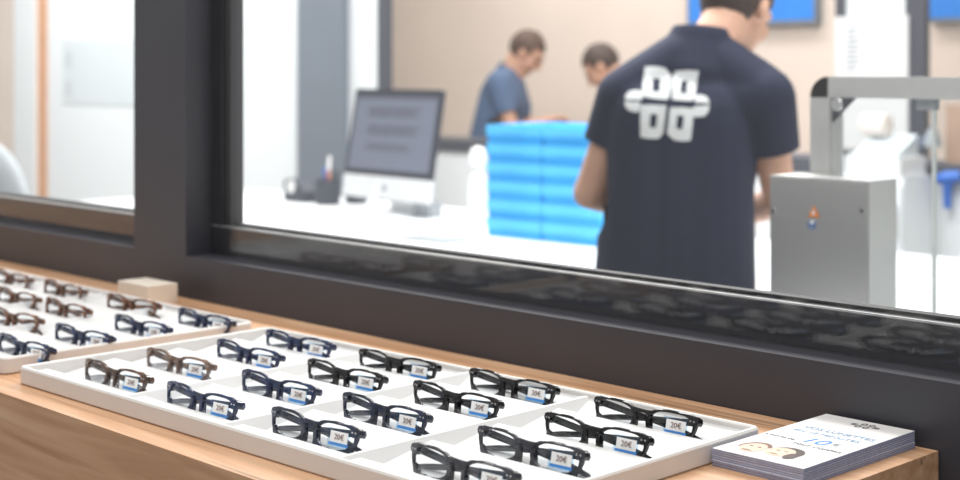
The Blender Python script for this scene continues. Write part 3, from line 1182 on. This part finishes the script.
b = new_bm()
for off in (0.0022,):
    for outer, inner in RINGS:
        A, B = dense(outer, 3), dense(inner, 3)
        rows = []
        for k in range(5):
            f = k / 4
            rows.append([b.verts.new(on_back(*UV((p[0] + (q[0] - p[0]) * f, p[1] + (q[1] - p[1]) * f)), off)) for p, q in zip(A, B)])
        n = len(A)
        for r0, r1 in zip(rows, rows[1:]):
            for i in range(n):
                j = (i + 1) % n
                b.faces.new((r0[i], r0[j], r1[j], r1[i]))
    for poly in PILLS:
        A = dense(poly, 3)
        cx = sum(p[0] for p in A) / len(A)
        cy = sum(p[1] for p in A) / len(A)
        rows = []
        for k in range(4):
            f = k / 4
            rows.append([b.verts.new(on_back(*UV((p[0] + (cx - p[0]) * f, p[1] + (cy - p[1]) * f)), off)) for p in A])
        c = b.verts.new(on_back(*UV((cx, cy)), off))
        n = len(A)
        for r0, r1 in zip(rows, rows[1:]):
            for i in range(n):
                j = (i + 1) % n
                b.faces.new((r0[i], r0[j], r1[j], r1[i]))
        for i in range(n):
            b.faces.new((rows[-1][i], rows[-1][(i + 1) % n], c))
bmesh.ops.recalc_face_normals(b, faces=b.faces[:])
me = bpy.data.meshes.new('emblem')
b.to_mesh(me); b.free()
link('emblem', shell(me, 0.0008), M['print_white'], shirt)
bm_s.free()


def working_pose(pitch=40, yaw=0, dz=0.0):
    return dict(head=(0.0, 0.205, 1.47 + dz), yaw=yaw, pitch=pitch, neck=(0, 0.115, 1.375 + dz),
                sh_l=(-0.165, 0.085, 1.305 + dz), sh_r=(0.165, 0.085, 1.305 + dz), el_l=(-0.205, 0.17, 1.055 + dz), el_r=(0.205, 0.17, 1.055 + dz),
                wr_l=(-0.09, 0.31, 1.075), wr_r=(0.09, 0.31, 1.075), pelvis=(0, 0, 0.90),
                ch=[((-0.145, 0.085, 1.310 + dz), 0.072, (0.145, 0.085, 1.310 + dz), 0.072),
                    ((0, 0.09, 1.31 + dz), 0.10, (0, 0.112, 1.38 + dz), 0.072),
                    ((-0.05, 0.075, 1.22 + dz), 0.122, (0.05, 0.075, 1.22 + dz), 0.122),
                    ((-0.05, 0.075, 1.24 + dz), 0.12, (-0.06, 0.0, 0.86), 0.125),
                    ((0.05, 0.075, 1.24 + dz), 0.12, (0.06, 0.0, 0.86), 0.125)],
                slv=((0.072, 0.060), (0.072, 0.060)), hem=0.62, hemz=0.82, collar=(0, 0.0, 0.02))


p = FW * 7.92 + RT * ((490 - 480) / FOC * 7.92)
person('person in a blue-grey t-shirt bending over the back counter in profile', (p.x, p.y, 0), R(-58), working_pose(38, 0, -0.03), 'skin2', 'bluegrey', 'hair2', 0.008)
p = FW * 7.62 + RT * ((640 - 480) / FOC * 7.62)
person('person with dark hair, mostly hidden behind the navy t-shirt', (p.x, p.y, 0), R(118), dict(working_pose(42, 0, -0.105), wr_l=(-0.09, 0.22, 1.02), wr_r=(0.09, 0.22, 1.02)), 'skin2', 'greyshirt', 'hair', 0.008)

# ------------------------------------------------------------------ workshop furniture
TT = 0.807
t = thing('work_table', 'long white work table behind the window, carrying the computer and blue trays', 'table', (-3.5, 3.4, 0))
b = new_bm(); box(b, -2.0, 2.6, -0.56, 0.56, TT - 0.03, TT); obj('table_top', b, M['table'], t, bevel=0.003)
for sx in (-1.92, 2.52):
    for sy in (-0.48, 0.48):
        b = new_bm(); box(b, sx - 0.025, sx + 0.025, sy - 0.025, sy + 0.025, 0, TT - 0.03); obj('leg', b, M['alu'], t)

t = thing('back_counter', 'white counter with a dark worktop along the back of the workshop', 'counter', (-3.0, 5.165, 0))
b = new_bm(); box(b, -2.95, 4.2, -0.135, 0.135, 0.94, 1.00); obj('worktop', b, M['navyedge'], t, bevel=0.003)
b = new_bm(); box(b, -2.92, 4.18, -0.12, 0.12, 0, 0.94); obj('front_panel', b, M['table'], t)

t = thing('machine_bench', 'low white bench against the window under the steel machine', 'bench', (-0.9, 1.95, 0))
b = new_bm(); box(b, -0.75, 1.3, -0.38, 0.38, TT - 0.03, TT); obj('bench_top', b, M['table'], t, bevel=0.003)
for sx in (-0.68, 1.22):
    for sy in (-0.32, 0.32):
        b = new_bm(); box(b, sx - 0.02, sx + 0.02, sy - 0.02, sy + 0.02, 0, TT - 0.03); obj('leg', b, M['alu'], t)

# ------------------------------------------------------------------ desktop computer
c = at(389, 215, z=TT)
t = thing('desktop_computer', 'all-in-one desktop computer with a slim black screen and silver chin on the table', 'computer', (c.x, c.y, TT), R(-3))
tilt = Matrix.Translation((0, -0.02, 0.078)) @ Matrix.Rotation(R(-10), 4, 'X')
b = new_bm()
prism(b, rounded_rect(0.528, 0.335, 0.008), lambda p: tilt @ V((p[0], -0.006, p[1] + 0.232)), lambda p: tilt @ V((p[0], 0.010, p[1] + 0.232)))
o = obj('display', b, M['bezel'], t)
b = new_bm(); box(b, -0.246, 0.246, -0.0075, -0.0055, 0.090, 0.374, tilt)
sc_ = obj('screen', b, M['screen'], t)
b = new_bm()
for z, x0, x1 in ((0.325, -0.16, 0.16), (0.312, -0.16, 0.12), (0.298, -0.16, 0.15), (0.255, -0.15, 0.16), (0.242, -0.15, 0.13), (0.228, -0.15, 0.15), (0.185, -0.15, 0.10), (0.170, -0.15, 0.12)):
    box(b, x0, x1, -0.0082, -0.0072, z - 0.004, z + 0.004, tilt)
box(b, -0.246, 0.246, -0.0082, -0.0072, 0.360, 0.374, tilt)
obj('text_lines', b, M['screentext'], sc_)
b = new_bm()
prism(b, rounded_rect(0.528, 0.085, 0.008), lambda p: tilt @ V((p[0], -0.0062, p[1] + 0.024)), lambda p: tilt @ V((p[0], 0.010, p[1] + 0.024)))
ch_ = obj('chin', b, M['silver'], t)
b = new_bm(); lathe(b, [(0.014, -0.0075), (0.014, -0.0060)], 20, (0, 0, 0.024), 'y', tilt); obj('round_emblem', b, M['midgrey'], ch_)
b = new_bm()
pr_ = [(0.075, 0.0), (0.115, 0.004), (0.10, 0.10), (0.035, 0.235), (0.022, 0.232), (0.082, 0.10)]
prism(b, pr_, lambda p: (-0.09, p[0], p[1] + 0.008), lambda p: (0.09, p[0], p[1] + 0.008))
obj('stand', b, M['silver'], t)
b = new_bm()
prism(b, rounded_rect(0.2, 0.19, 0.01), lambda p: (p[0], p[1] + 0.02, 0.0), lambda p: (p[0], p[1] + 0.02, 0.009))
obj('stand_foot', b, M['silver'], t)
c2 = at(375, 213, z=TT)
b = new_bm(); box(b, -0.2, 0.2, -0.055, 0.055, 0, 0.012)
kb = thing('keyboard', 'thin silver keyboard lying in front of the desktop computer', 'keyboard', (c.x - 0.02, c.y - 0.20, TT), R(-3))
obj('case', b, M['silver'], kb, bevel=0.003)
b = new_bm()
for i in range(14):
    for j in range(5):
        box(b, -0.192 + i * 0.0275, -0.192 + i * 0.0275 + 0.022, -0.047 + j * 0.019, -0.047 + j * 0.019 + 0.015, 0.0121, 0.0135)
o = obj('keys', b, M['white'], kb); o['kind'] = 'stuff'
# small grey box by the chin
c3 = at(413, 213, z=TT)
b = new_bm(); box(b, -0.045, 0.045, -0.03, 0.03, 0, 0.06)
o = obj('card_reader', b, M['midgrey'], bevel=0.006); o.location = (c3.x + 0.15, c3.y - 0.06, TT)
tag(o, 'small mid-grey box standing by the computer foot', 'box')

# desk things to its left
c = at(294, 202, z=TT)
t = thing('tape_dispenser', 'dark tape dispenser with a white roll beside the pen cup', 'tape dispenser', (c.x, c.y + 0.03, TT), R(0))
b = new_bm()
prism(b, [(-0.07, 0), (0.07, 0), (0.07, 0.045), (0.03, 0.075), (-0.035, 0.095), (-0.07, 0.085)], lambda p: (p[0], -0.03, p[1]), lambda p: (p[0], 0.03, p[1]))
obj('body', b, M['pencup'], t, bevel=0.005)
b = new_bm(); lathe(b, [(0.012, -0.034), (0.026, -0.034), (0.026, 0.034), (0.012, 0.034)], 24, (-0.02, 0, 0.062), 'y'); obj('tape_roll', b, M['white'], t, smooth=True)
c = at(322, 205, z=TT)
t = thing('pen_cup', 'dark round pen cup left of the computer', 'pen cup', (c.x, c.y + 0.03, TT))
b = new_bm(); lathe(b, [(0.001, 0.0), (0.046, 0.0), (0.050, 0.004), (0.052, 0.10), (0.048, 0.10), (0.046, 0.006), (0.001, 0.005)], 28); obj('cup', b, M['pencup'], t, smooth=True)
PC = V((c.x, c.y + 0.03, TT))


def pen(dx, dy, tx, ty, L, m, label, capm=None):
    t = thing('pen', label, 'pen', PC + V((dx, dy, 0.007)), 0, 'pens in the cup')
    ax = V((tx, ty, 1)).normalized()
    b = new_bm(); tube(b, [V((0, 0, 0)), ax * 0.012, ax * (L * 0.7)], [0.001, 0.006, 0.006]); obj('barrel', b, m, t, smooth=True)
    b = new_bm(); tube(b, [ax * L * 0.7, ax * L * 0.97, ax * L], [0.0068, 0.0068, 0.004]); obj('cap', b, capm or m, t, smooth=True)


pen(0.0, 0.0, 0.05, 0.0, 0.19, M['penorange'], 'orange pen with a white cap, tallest in the dark cup', M['white'])
pen(-0.02, 0.01, -0.16, 0.05, 0.145, M['penblue'], 'blue pen leaning out of the dark cup')
pen(0.02, 0.01, 0.12, 0.05, 0.135, M['black'], 'black pen leaning towards the computer in the dark cup')
c = at(341, 205, z=TT)
b = new_bm(); box(b, -0.035, 0.035, -0.03, 0.03, 0, 0.09)
o = obj('desk_phone_base', b, M['pencup'], bevel=0.008); o.location = (c.x - 0.012, c.y + 0.09, TT)
o.name = 'stapler_box'
tag(o, 'small dark box between the pen cup and the computer chin', 'box')

# ------------------------------------------------------------------ blue job trays
def make_job_tray():
    t = empty('job_tray')
    W, D, H = 0.232, 0.30, 0.061
    b = new_bm()
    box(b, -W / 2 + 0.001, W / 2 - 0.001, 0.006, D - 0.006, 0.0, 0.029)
    o = obj('body', b, M['blue_shade'], t, bevel=0.003)
    b = new_bm()
    th = 0.004
    for x0, x1, y0, y1 in ((-W / 2, W / 2, 0, th), (-W / 2, W / 2, D - th, D), (-W / 2, -W / 2 + th, th, D - th), (W / 2 - th, W / 2, th, D - th)):
        box(b, x0, x1, y0, y1, 0.027, H - 0.0005)
    box(b, -W / 2 + th, W / 2 - th, th, D - th, 0.0285, 0.031)
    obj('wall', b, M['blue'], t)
    b = new_bm()
    prism(b, rounded_rect(0.10, 0.018, 0.006), lambda p: (p[0], -0.003, p[1] + 0.045), lambda p: (p[0], 0.002, p[1] + 0.045))
    obj('label_holder', b, M['blue'], t, bevel=0.001, seg=1)
    return t


proto = make_job_tray()
pl = at(487, 235.5, z=TT)
pos_n = ('bottom', 'second from bottom', 'third from bottom', 'fourth from bottom', 'fifth from bottom', 'top')
first = True
for cx, dx, nm in ((0, 0.12, 'stack nearer the computer'), (1, 0.3575, 'stack beside the navy t-shirt')):
    for k in range(6):
        o = proto if first else copy_thing(proto)
        first = False
        o.location = (pl.x + dx + random.uniform(-.0005, .0005), pl.y + cx * 0.0123 + random.uniform(-.002, .002), TT + k * 0.0612)
        o.rotation_euler = (0, 0, R(3))
        tag(o, 'bright blue plastic job tray, %s of the %s' % (pos_n[k], nm), 'tray', 'blue job trays stacked on the work table')
c = at(478, 236, z=TT)
b = new_bm(); prism(b, rounded_rect(0.24, 0.16, 0.012), lambda p: (p[0], p[1], 0), lambda p: (p[0], p[1], 0.009))
o = obj('tablet', b, M['midgrey'], bevel=0.002); o.location = (c.x - 0.02, c.y - 0.17, TT); o.rotation_euler = (0, 0, R(3))
tag(o, 'flat grey tablet lying in front of the blue trays', 'tablet')
c = at(478, 222, z=TT)
t = thing('spray_bottle', 'white round-shouldered bottle between the computer and the blue trays', 'bottle', (c.x, c.y, TT))
b = new_bm(); lathe(b, [(0.001, 0), (0.032, 0), (0.035, 0.006), (0.035, 0.13), (0.028, 0.165), (0.014, 0.185), (0.014, 0.2)], 24); obj('body', b, M['white'], t, smooth=True)
b = new_bm(); lathe(b, [(0.024, 0.198), (0.031, 0.21), (0.033, 0.235), (0.025, 0.262), (0.004, 0.272)], 24); obj('cap', b, M['white'], t, smooth=True)

# ------------------------------------------------------------------ steel machine with guard
MX0, MX1, MY0, MY1 = -1.442, -1.252, 2.10, 2.186
ZTOP = 1.177
t = thing('lens_edging_machine', 'brushed steel machine with an aluminium guard frame and clear panel behind the window', 'machine', ((MX0 + MX1) / 2, MY0, TT))
w2 = (MX1 - MX0) / 2
b = new_bm(); box(b, -w2, w2, 0, MY1 - MY0, 0, ZTOP - TT); hs = obj('housing', b, M['steel'], t, bevel=0.0025)
b = new_bm(); box(b, -w2 + 0.002, w2 - 0.002, -0.003, 0.0005, 0.0, ZTOP - TT - 0.066); obj('front_cover', b, M['steel'], t, bevel=0.001)
b = new_bm(); box(b, -w2 + 0.002, w2 - 0.002, -0.003, 0.0005, ZTOP - TT - 0.0645, ZTOP - TT - 0.004); obj('upper_cover', b, M['steel'], t, bevel=0.001)
for x, z in ((-w2 + 0.010, ZTOP - TT - 0.060), (w2 - 0.010, ZTOP - TT - 0.048)):
    b = new_bm(); lathe(b, [(0.005, -0.0055), (0.005, -0.003)], 16, (x, 0, z), 'y'); obj('screw', b, M['chrome'], t)
b = new_bm()
tz = ZTOP - TT - 0.056
prism(b, [(-0.011, tz - 0.009), (0.011, tz - 0.009), (0.0, tz + 0.010)], lambda p: (p[0] - 0.006, -0.0042, p[1]), lambda p: (p[0] - 0.006, -0.0030, p[1]))
st = obj('warning_sticker', b, M['orange'], t); st['label'] = 'orange triangular warning sticker'
b = new_bm()
prism(b, [(-0.0016, tz - 0.006), (0.0016, tz - 0.006), (0.0022, tz - 0.002), (0.0, tz + 0.005), (-0.0022, tz - 0.002)], lambda p: (p[0] - 0.006, -0.0046, p[1]), lambda p: (p[0] - 0.006, -0.0042, p[1]))
obj('flash_mark', b, M['white'], st)
b = new_bm(); lathe(b, [(0.008, -0.0046), (0.008, -0.0030)], 20, (-0.010, 0, tz - 0.022), 'y'); ks = obj('round_sticker', b, M['bluestick'], t)
b = new_bm(); box(b, -0.012, -0.006, -0.0050, -0.0044, tz - 0.020, tz - 0.014); obj('white_mark', b, M['white'], ks)
# guard: post, rail, cap, bracket, clear sheets
GY = 2.200
p0, p1 = at(810, 97, Y=GY), at(834, 97, Y=GY)
lx = lambda X: X - (MX0 + MX1) / 2
px0, px1 = lx(p0.x), lx(p1.x)
gz0, gz1 = at(822, 97.5, Y=GY).z - TT, at(822, 76.5, Y=GY).z - TT
gy0, gy1 = GY - MY0, GY - MY0 + 0.034
b = new_bm(); box(b, px0, px1 - 0.008, gy0, gy1, -0.0, gz0); box(b, px0 + 0.004, px1, gy0 + 0.004, gy1 - 0.004, 0, gz0); obj('post', b, M['alu'], t, bevel=0.001)
b = new_bm(); box(b, px1 - 0.012, 0.95, gy0, gy1, gz0, gz1); obj('rail', b, M['alu'], t, bevel=0.0015)
b = new_bm()
rc = gz1 - gz0
pts = [(px1 - 0.012, gz0), (px1 - 0.012, gz1)] + [(px1 - 0.012 - (px1 - 0.012 - px0) * math.sin(a), gz0 + rc * math.cos(a)) for a in (0.25, 0.5, 0.75, 1.0, 1.3, PI / 2)]
prism(b, pts, lambda p: (p[0], gy0, p[1]), lambda p: (p[0], gy1, p[1])); obj('corner_cap', b, M['black'], t)
b = new_bm(); box(b, 0.91, 0.95, gy0, gy1, 0, gz0); obj('post', b, M['alu'], t, bevel=0.001)
b = new_bm()
prism(b, [(px1 - 0.002, gz0), (px1 + 0.042, gz0), (px1 - 0.002, gz0 - 0.042)], lambda p: (p[0], gy0 - 0.003, p[1]), lambda p: (p[0], gy0 + 0.004, p[1]))
br_ = obj('gusset', b, M['post'], t)
b = new_bm(); lathe(b, [(0.011, -0.010), (0.012, -0.008), (0.012, -0.003)], 20, (px1 + 0.010, gy0, gz0 - 0.012), 'y'); obj('screw', b, M['chrome'], br_)
e = lx(at(930, 150, Y=GY).x)
b = new_bm(); box(b, px1 + 0.001, e - 0.004, gy0 + 0.014, gy0 + 0.019, 0.0, gz0); obj('guard_panel', b, M['acrylic'], t)
b = new_bm(); box(b, e + 0.001, 0.905, gy0 + 0.014, gy0 + 0.019, 0.0, gz0); obj('guard_panel', b, M['acrylic'], t)
b = new_bm(); box(b, e - 0.004, e + 0.001, gy0 + 0.013, gy0 + 0.020, 0.0, gz0 - 0.01); obj('panel_edge', b, M['acrylic_edge'], t)
b = new_bm(); box(b, e - 0.03, e + 0.004, gy0 + 0.010, gy0 + 0.024, gz0 - 0.018, gz0 - 0.0); obj('hinge', b, M['midgrey'], t)

# ------------------------------------------------------------------ on the back wall and the pillar
def wall_screen(px0, px1, pyb, label):
    a, c = at(px0, pyb, Y=6.44), at(px1, pyb, Y=6.44)
    W = c.x - a.x
    t = thing('wall_display', label, 'screen', ((a.x + c.x) / 2, 6.44, a.z), 0, 'blue screens on the back wall')
    H = W * 0.58
    b = new_bm(); box(b, -W / 2, W / 2, 0, 0.058, 0, H); obj('casing', b, M['greycol'], t, bevel=0.004)
    b = new_bm(); box(b, -W / 2 + 0.014, W / 2 - 0.014, -0.002, 0.001, 0.022, H - 0.014); obj('screen', b, M['tvblue'], t)


wall_screen(687, 816, 27, 'blue lit wall screen behind the head of the person in navy')
wall_screen(927, 1060, 23, 'blue lit wall screen beyond the dark post above the guard rail')

a, c = at(835, 17, Y=5.59), at(908, 17, Y=5.59)
t = thing('notice_sign', 'large white notice sheet hung on the white pillar', 'notice', ((a.x + c.x) / 2, 5.60, 0))
zt_, zb_ = a.z, at(870, 150, Y=5.59).z
b = new_bm(); box(b, -(c.x - a.x) / 2, (c.x - a.x) / 2, -0.012, 0.0, zb_, zt_); obj('sheet', b, M['white'], t)
b = new_bm()
for k in range(9):
    z = zt_ - 0.055 - k * 0.022
    box(b, -0.115, -0.115 + (0.055, 0.04, 0.06, 0.05, 0.06, 0.045, 0.06, 0.05, 0.04)[k], -0.0125, -0.0118, z - 0.004, z + 0.004)
obj('printed_lines', b, M['ink_grey'], t)

a, c = at(62, 40, Y=4.74), at(150, 40, Y=4.74)
zb_ = at(100, 105, Y=4.74).z
t = thing('board_sign', 'pale grey board on the white partition behind the smaller window pane', 'board', ((a.x + c.x) / 2, 4.75, 0))
b = new_bm(); box(b, -(c.x - a.x) / 2, (c.x - a.x) / 2, -0.006, 0, zb_, a.z); obj('panel', b, M['poster'], t, bevel=0.002)
for z in (a.z - 0.13, zb_ + 0.10):
    b = new_bm(); box(b, a.x - (a.x + c.x) / 2 + 0.04, a.x - (a.x + c.x) / 2 + 0.12, -0.008, -0.0055, z - 0.05, z + 0.05); obj('print_patch', b, M['posterblot'], t)

# ------------------------------------------------------------------ behind the guard
a, c = at(836, 165, Y=4.80), at(904, 165, Y=4.80)
t = thing('storage_cabinet', 'white cabinet standing in front of the back counter below the pillar', 'cabinet', ((a.x + c.x) / 2, 4.80, 0))
hw = (c.x - a.x) / 2
b = new_bm(); box(b, -hw, hw, 0, 0.20, 0.03, a.z - 0.035); obj('body', b, M['table'], t, bevel=0.003)
b = new_bm(); box(b, -hw + 0.004, hw - 0.004, -0.012, -0.001, 0.05, a.z - 0.06); dr = obj('door', b, M['table'], t, bevel=0.002)
b = new_bm(); box(b, hw - 0.03, hw - 0.018, -0.028, -0.011, a.z - 0.25, a.z - 0.13); obj('handle', b, M['alu'], dr)
t2 = thing('label_printer', 'pale printer with a sloped grey lid standing on the white cabinet', 'printer', ((a.x + c.x) / 2, 4.81, a.z - 0.034))
b = new_bm(); box(b, -hw + 0.03, hw - 0.02, 0, 0.185, 0, 0.07); obj('body', b, M['white'], t2, bevel=0.008)
b = new_bm(); prism(b, [(0.0, 0.07), (0.17, 0.07), (0.17, 0.15)], lambda p: (-hw + 0.05, p[0] + 0.01, p[1]), lambda p: (hw - 0.05, p[0] + 0.01, p[1])); obj('lid', b, M['palegrey'], t2, bevel=0.003)
b = new_bm(); lathe(b, [(0.001, -0.05), (0.038, -0.05), (0.043, -0.046), (0.043, 0.046), (0.038, 0.05), (0.001, 0.05)], 24, (-0.06, 0.14, 0.183), 'x'); obj('paper_roll', b, M['cream'], t2, smooth=True)

# things on the right end of the back counter
a = at(909, 163, Y=5.15)
t = thing('desk_lamp', 'blue-grey jointed lamp arm standing on the dark worktop by the pillar', 'lamp', (a.x, 5.15, 1.0))
q = at(926, 138, Y=5.15) - V((a.x, 5.15, 1.0))
b = new_bm(); lathe(b, [(0.001, 0), (0.05, 0), (0.05, 0.012), (0.015, 0.018)], 20); obj('base', b, M['midgrey'], t, smooth=True)
b = new_bm(); tube(b, [(0, 0, 0.01), (q.x, 0, q.z)], 0.012); obj('lower_arm', b, M['armgrey'], t, smooth=True)
b = new_bm(); tube(b, [(q.x, 0, q.z), (q.x + 0.04, -0.02, q.z + 0.04)], 0.010); obj('upper_arm', b, M['armgrey'], t, smooth=True)
b = new_bm(); lathe(b, [(0.012, 0.0), (0.024, -0.02), (0.036, -0.07), (0.033, -0.07), (0.021, -0.018)], 20, (q.x + 0.04, -0.02, q.z + 0.04)); obj('lamp_shade', b, M['midgrey'], t, smooth=True)
a = at(946, 203, Y=5.0)
t = thing('hand_blower', 'blue hand tool hanging on the white counter front beyond the guard', 'tool', (a.x, 5.01, a.z))
b = new_bm(); tube(b, [(0, 0, -0.02), (0, 0, 0.05), (0.005, -0.002, 0.075)], [0.014, 0.017, 0.02]); obj('grip', b, M['toolblue'], t, smooth=True)
b = new_bm(); tube(b, [(-0.035, -0.005, 0.085), (0.0, -0.005, 0.092), (0.045, -0.005, 0.10), (0.058, -0.005, 0.10)], [0.018, 0.026, 0.022, 0.014]); obj('head', b, M['toolblue'], t, smooth=True)
a = at(948, 160, Y=5.3)
t = thing('warm_board', 'brown wooden box standing on the dark worktop under the second screen', 'box', (a.x + 0.20, 5.20, 1.0))
b = new_bm(); box(b, -0.13, 0.22, -0.05, 0.08, 0, 0.22); obj('body', b, M['warmwood'], t, bevel=0.004)
t.name = 'wooden_box'
b = new_bm(); lathe(b, [(0.03, -0.062), (0.04, -0.055), (0.04, -0.05)], 20, (-0.02, 0, 0.10), 'y'); obj('grey_knob', b, M['midgrey'], t, smooth=True)

# white chair beyond the small window
c = at(2, 170, Y=3.0)
t = thing('office_chair', 'white shell chair with a grey edge behind the smaller window pane', 'chair', (c.x + 0.17, c.y, 0), R(200))
b = new_bm()
rings = []
for k in range(9):
    f = k / 8
    z = 0.5 + 0.58 * f
    wv = 0.25 * math.sqrt(max(0.02, 1 - max(0, (f - 0.45) / 0.56) ** 2.4))
    rings.append([(wv * math.sin(a_), 0.20 + 0.10 * f - 0.09 * (math.cos(a_) - 1) * -1.0, z) for a_ in [(-1.2 + 2.4 * i / 12) for i in range(13)]])
ring_loft(b, rings, cap=False, closed=False)
bmesh.ops.recalc_face_normals(b, faces=b.faces[:])
me = bpy.data.meshes.new('backrest'); b.to_mesh(me); b.free()
link('backrest', shell(me, 0.02), M['palegrey'], t, True)
b = new_bm(); prism(b, rounded_rect(0.46, 0.44, 0.1), lambda p: (p[0], p[1], 0.46), lambda p: (p[0], p[1], 0.52)); obj('seat', b, M['white'], t, bevel=0.01)
b = new_bm(); lathe(b, [(0.025, 0.08), (0.025, 0.46)], 16); obj('stem', b, M['alu'], t, smooth=True)
for k in range(5):
    a_ = 2 * PI * k / 5
    b = new_bm(); tube(b, [(0, 0, 0.10), (0.28 * math.cos(a_), 0.28 * math.sin(a_), 0.05)], [0.02, 0.014]); lg = obj('leg', b, M['alu'], t, smooth=True)
    b = new_bm(); lathe(b, [(0.001, -0.014), (0.026, -0.014), (0.026, 0.014), (0.001, 0.014)], 16, (0.28 * math.cos(a_), 0.28 * math.sin(a_), 0.026), 'y'); obj('castor', b, M['black'], lg, smooth=True)

# ------------------------------------------------------------------ light
w = bpy.data.worlds.new('World')
SC.world = w
w.use_nodes = True
w.node_tree.nodes['Background'].inputs['Color'].default_value = (1.0, 0.985, 0.97, 1)
w.node_tree.nodes['Background'].inputs['Strength'].default_value = 0.55


def area(name, loc, sx, sy, power, col=(1, 1, 1), rot=(0, 0, 0)):
    l = bpy.data.lights.new(name, 'AREA')
    l.shape = 'RECTANGLE'
    l.size, l.size_y = sx, sy
    l.energy = power
    l.color = col
    o = bpy.data.objects.new(name, l)
    COL.objects.link(o)
    o.location = loc
    o.rotation_euler = rot
    return o


area('shop_ceiling_light', (-1.5, 0.75, 2.9), 2.2, 0.5, 25, (1, 0.97, 0.93))
area('workshop_ceiling_light', (-3.4, 3.4, 2.95), 3.0, 1.2, 125, (1, 0.99, 0.98))
area('workshop_back_light', (-4.6, 5.6, 2.95), 4.0, 0.5, 60, (1, 0.97, 0.94))
area('workshop_fill_light', (-1.8, 2.7, 2.95), 2.6, 0.5, 60, (1, 0.99, 0.98))  # added fill, brightens the man's back and the machine front
area('workshop_left_light', (-7.6, 3.6, 2.95), 3.0, 1.0, 105, (1, 1, 1))

SC.view_settings.view_transform = 'Standard'
SC.view_settings.look = 'None'
SC.view_settings.exposure = 0.0
SC.view_settings.gamma = 1.0
SC.view_settings.use_curve_mapping = False
SC.cycles.max_bounces = 12
SC.cycles.transparent_max_bounces = 24
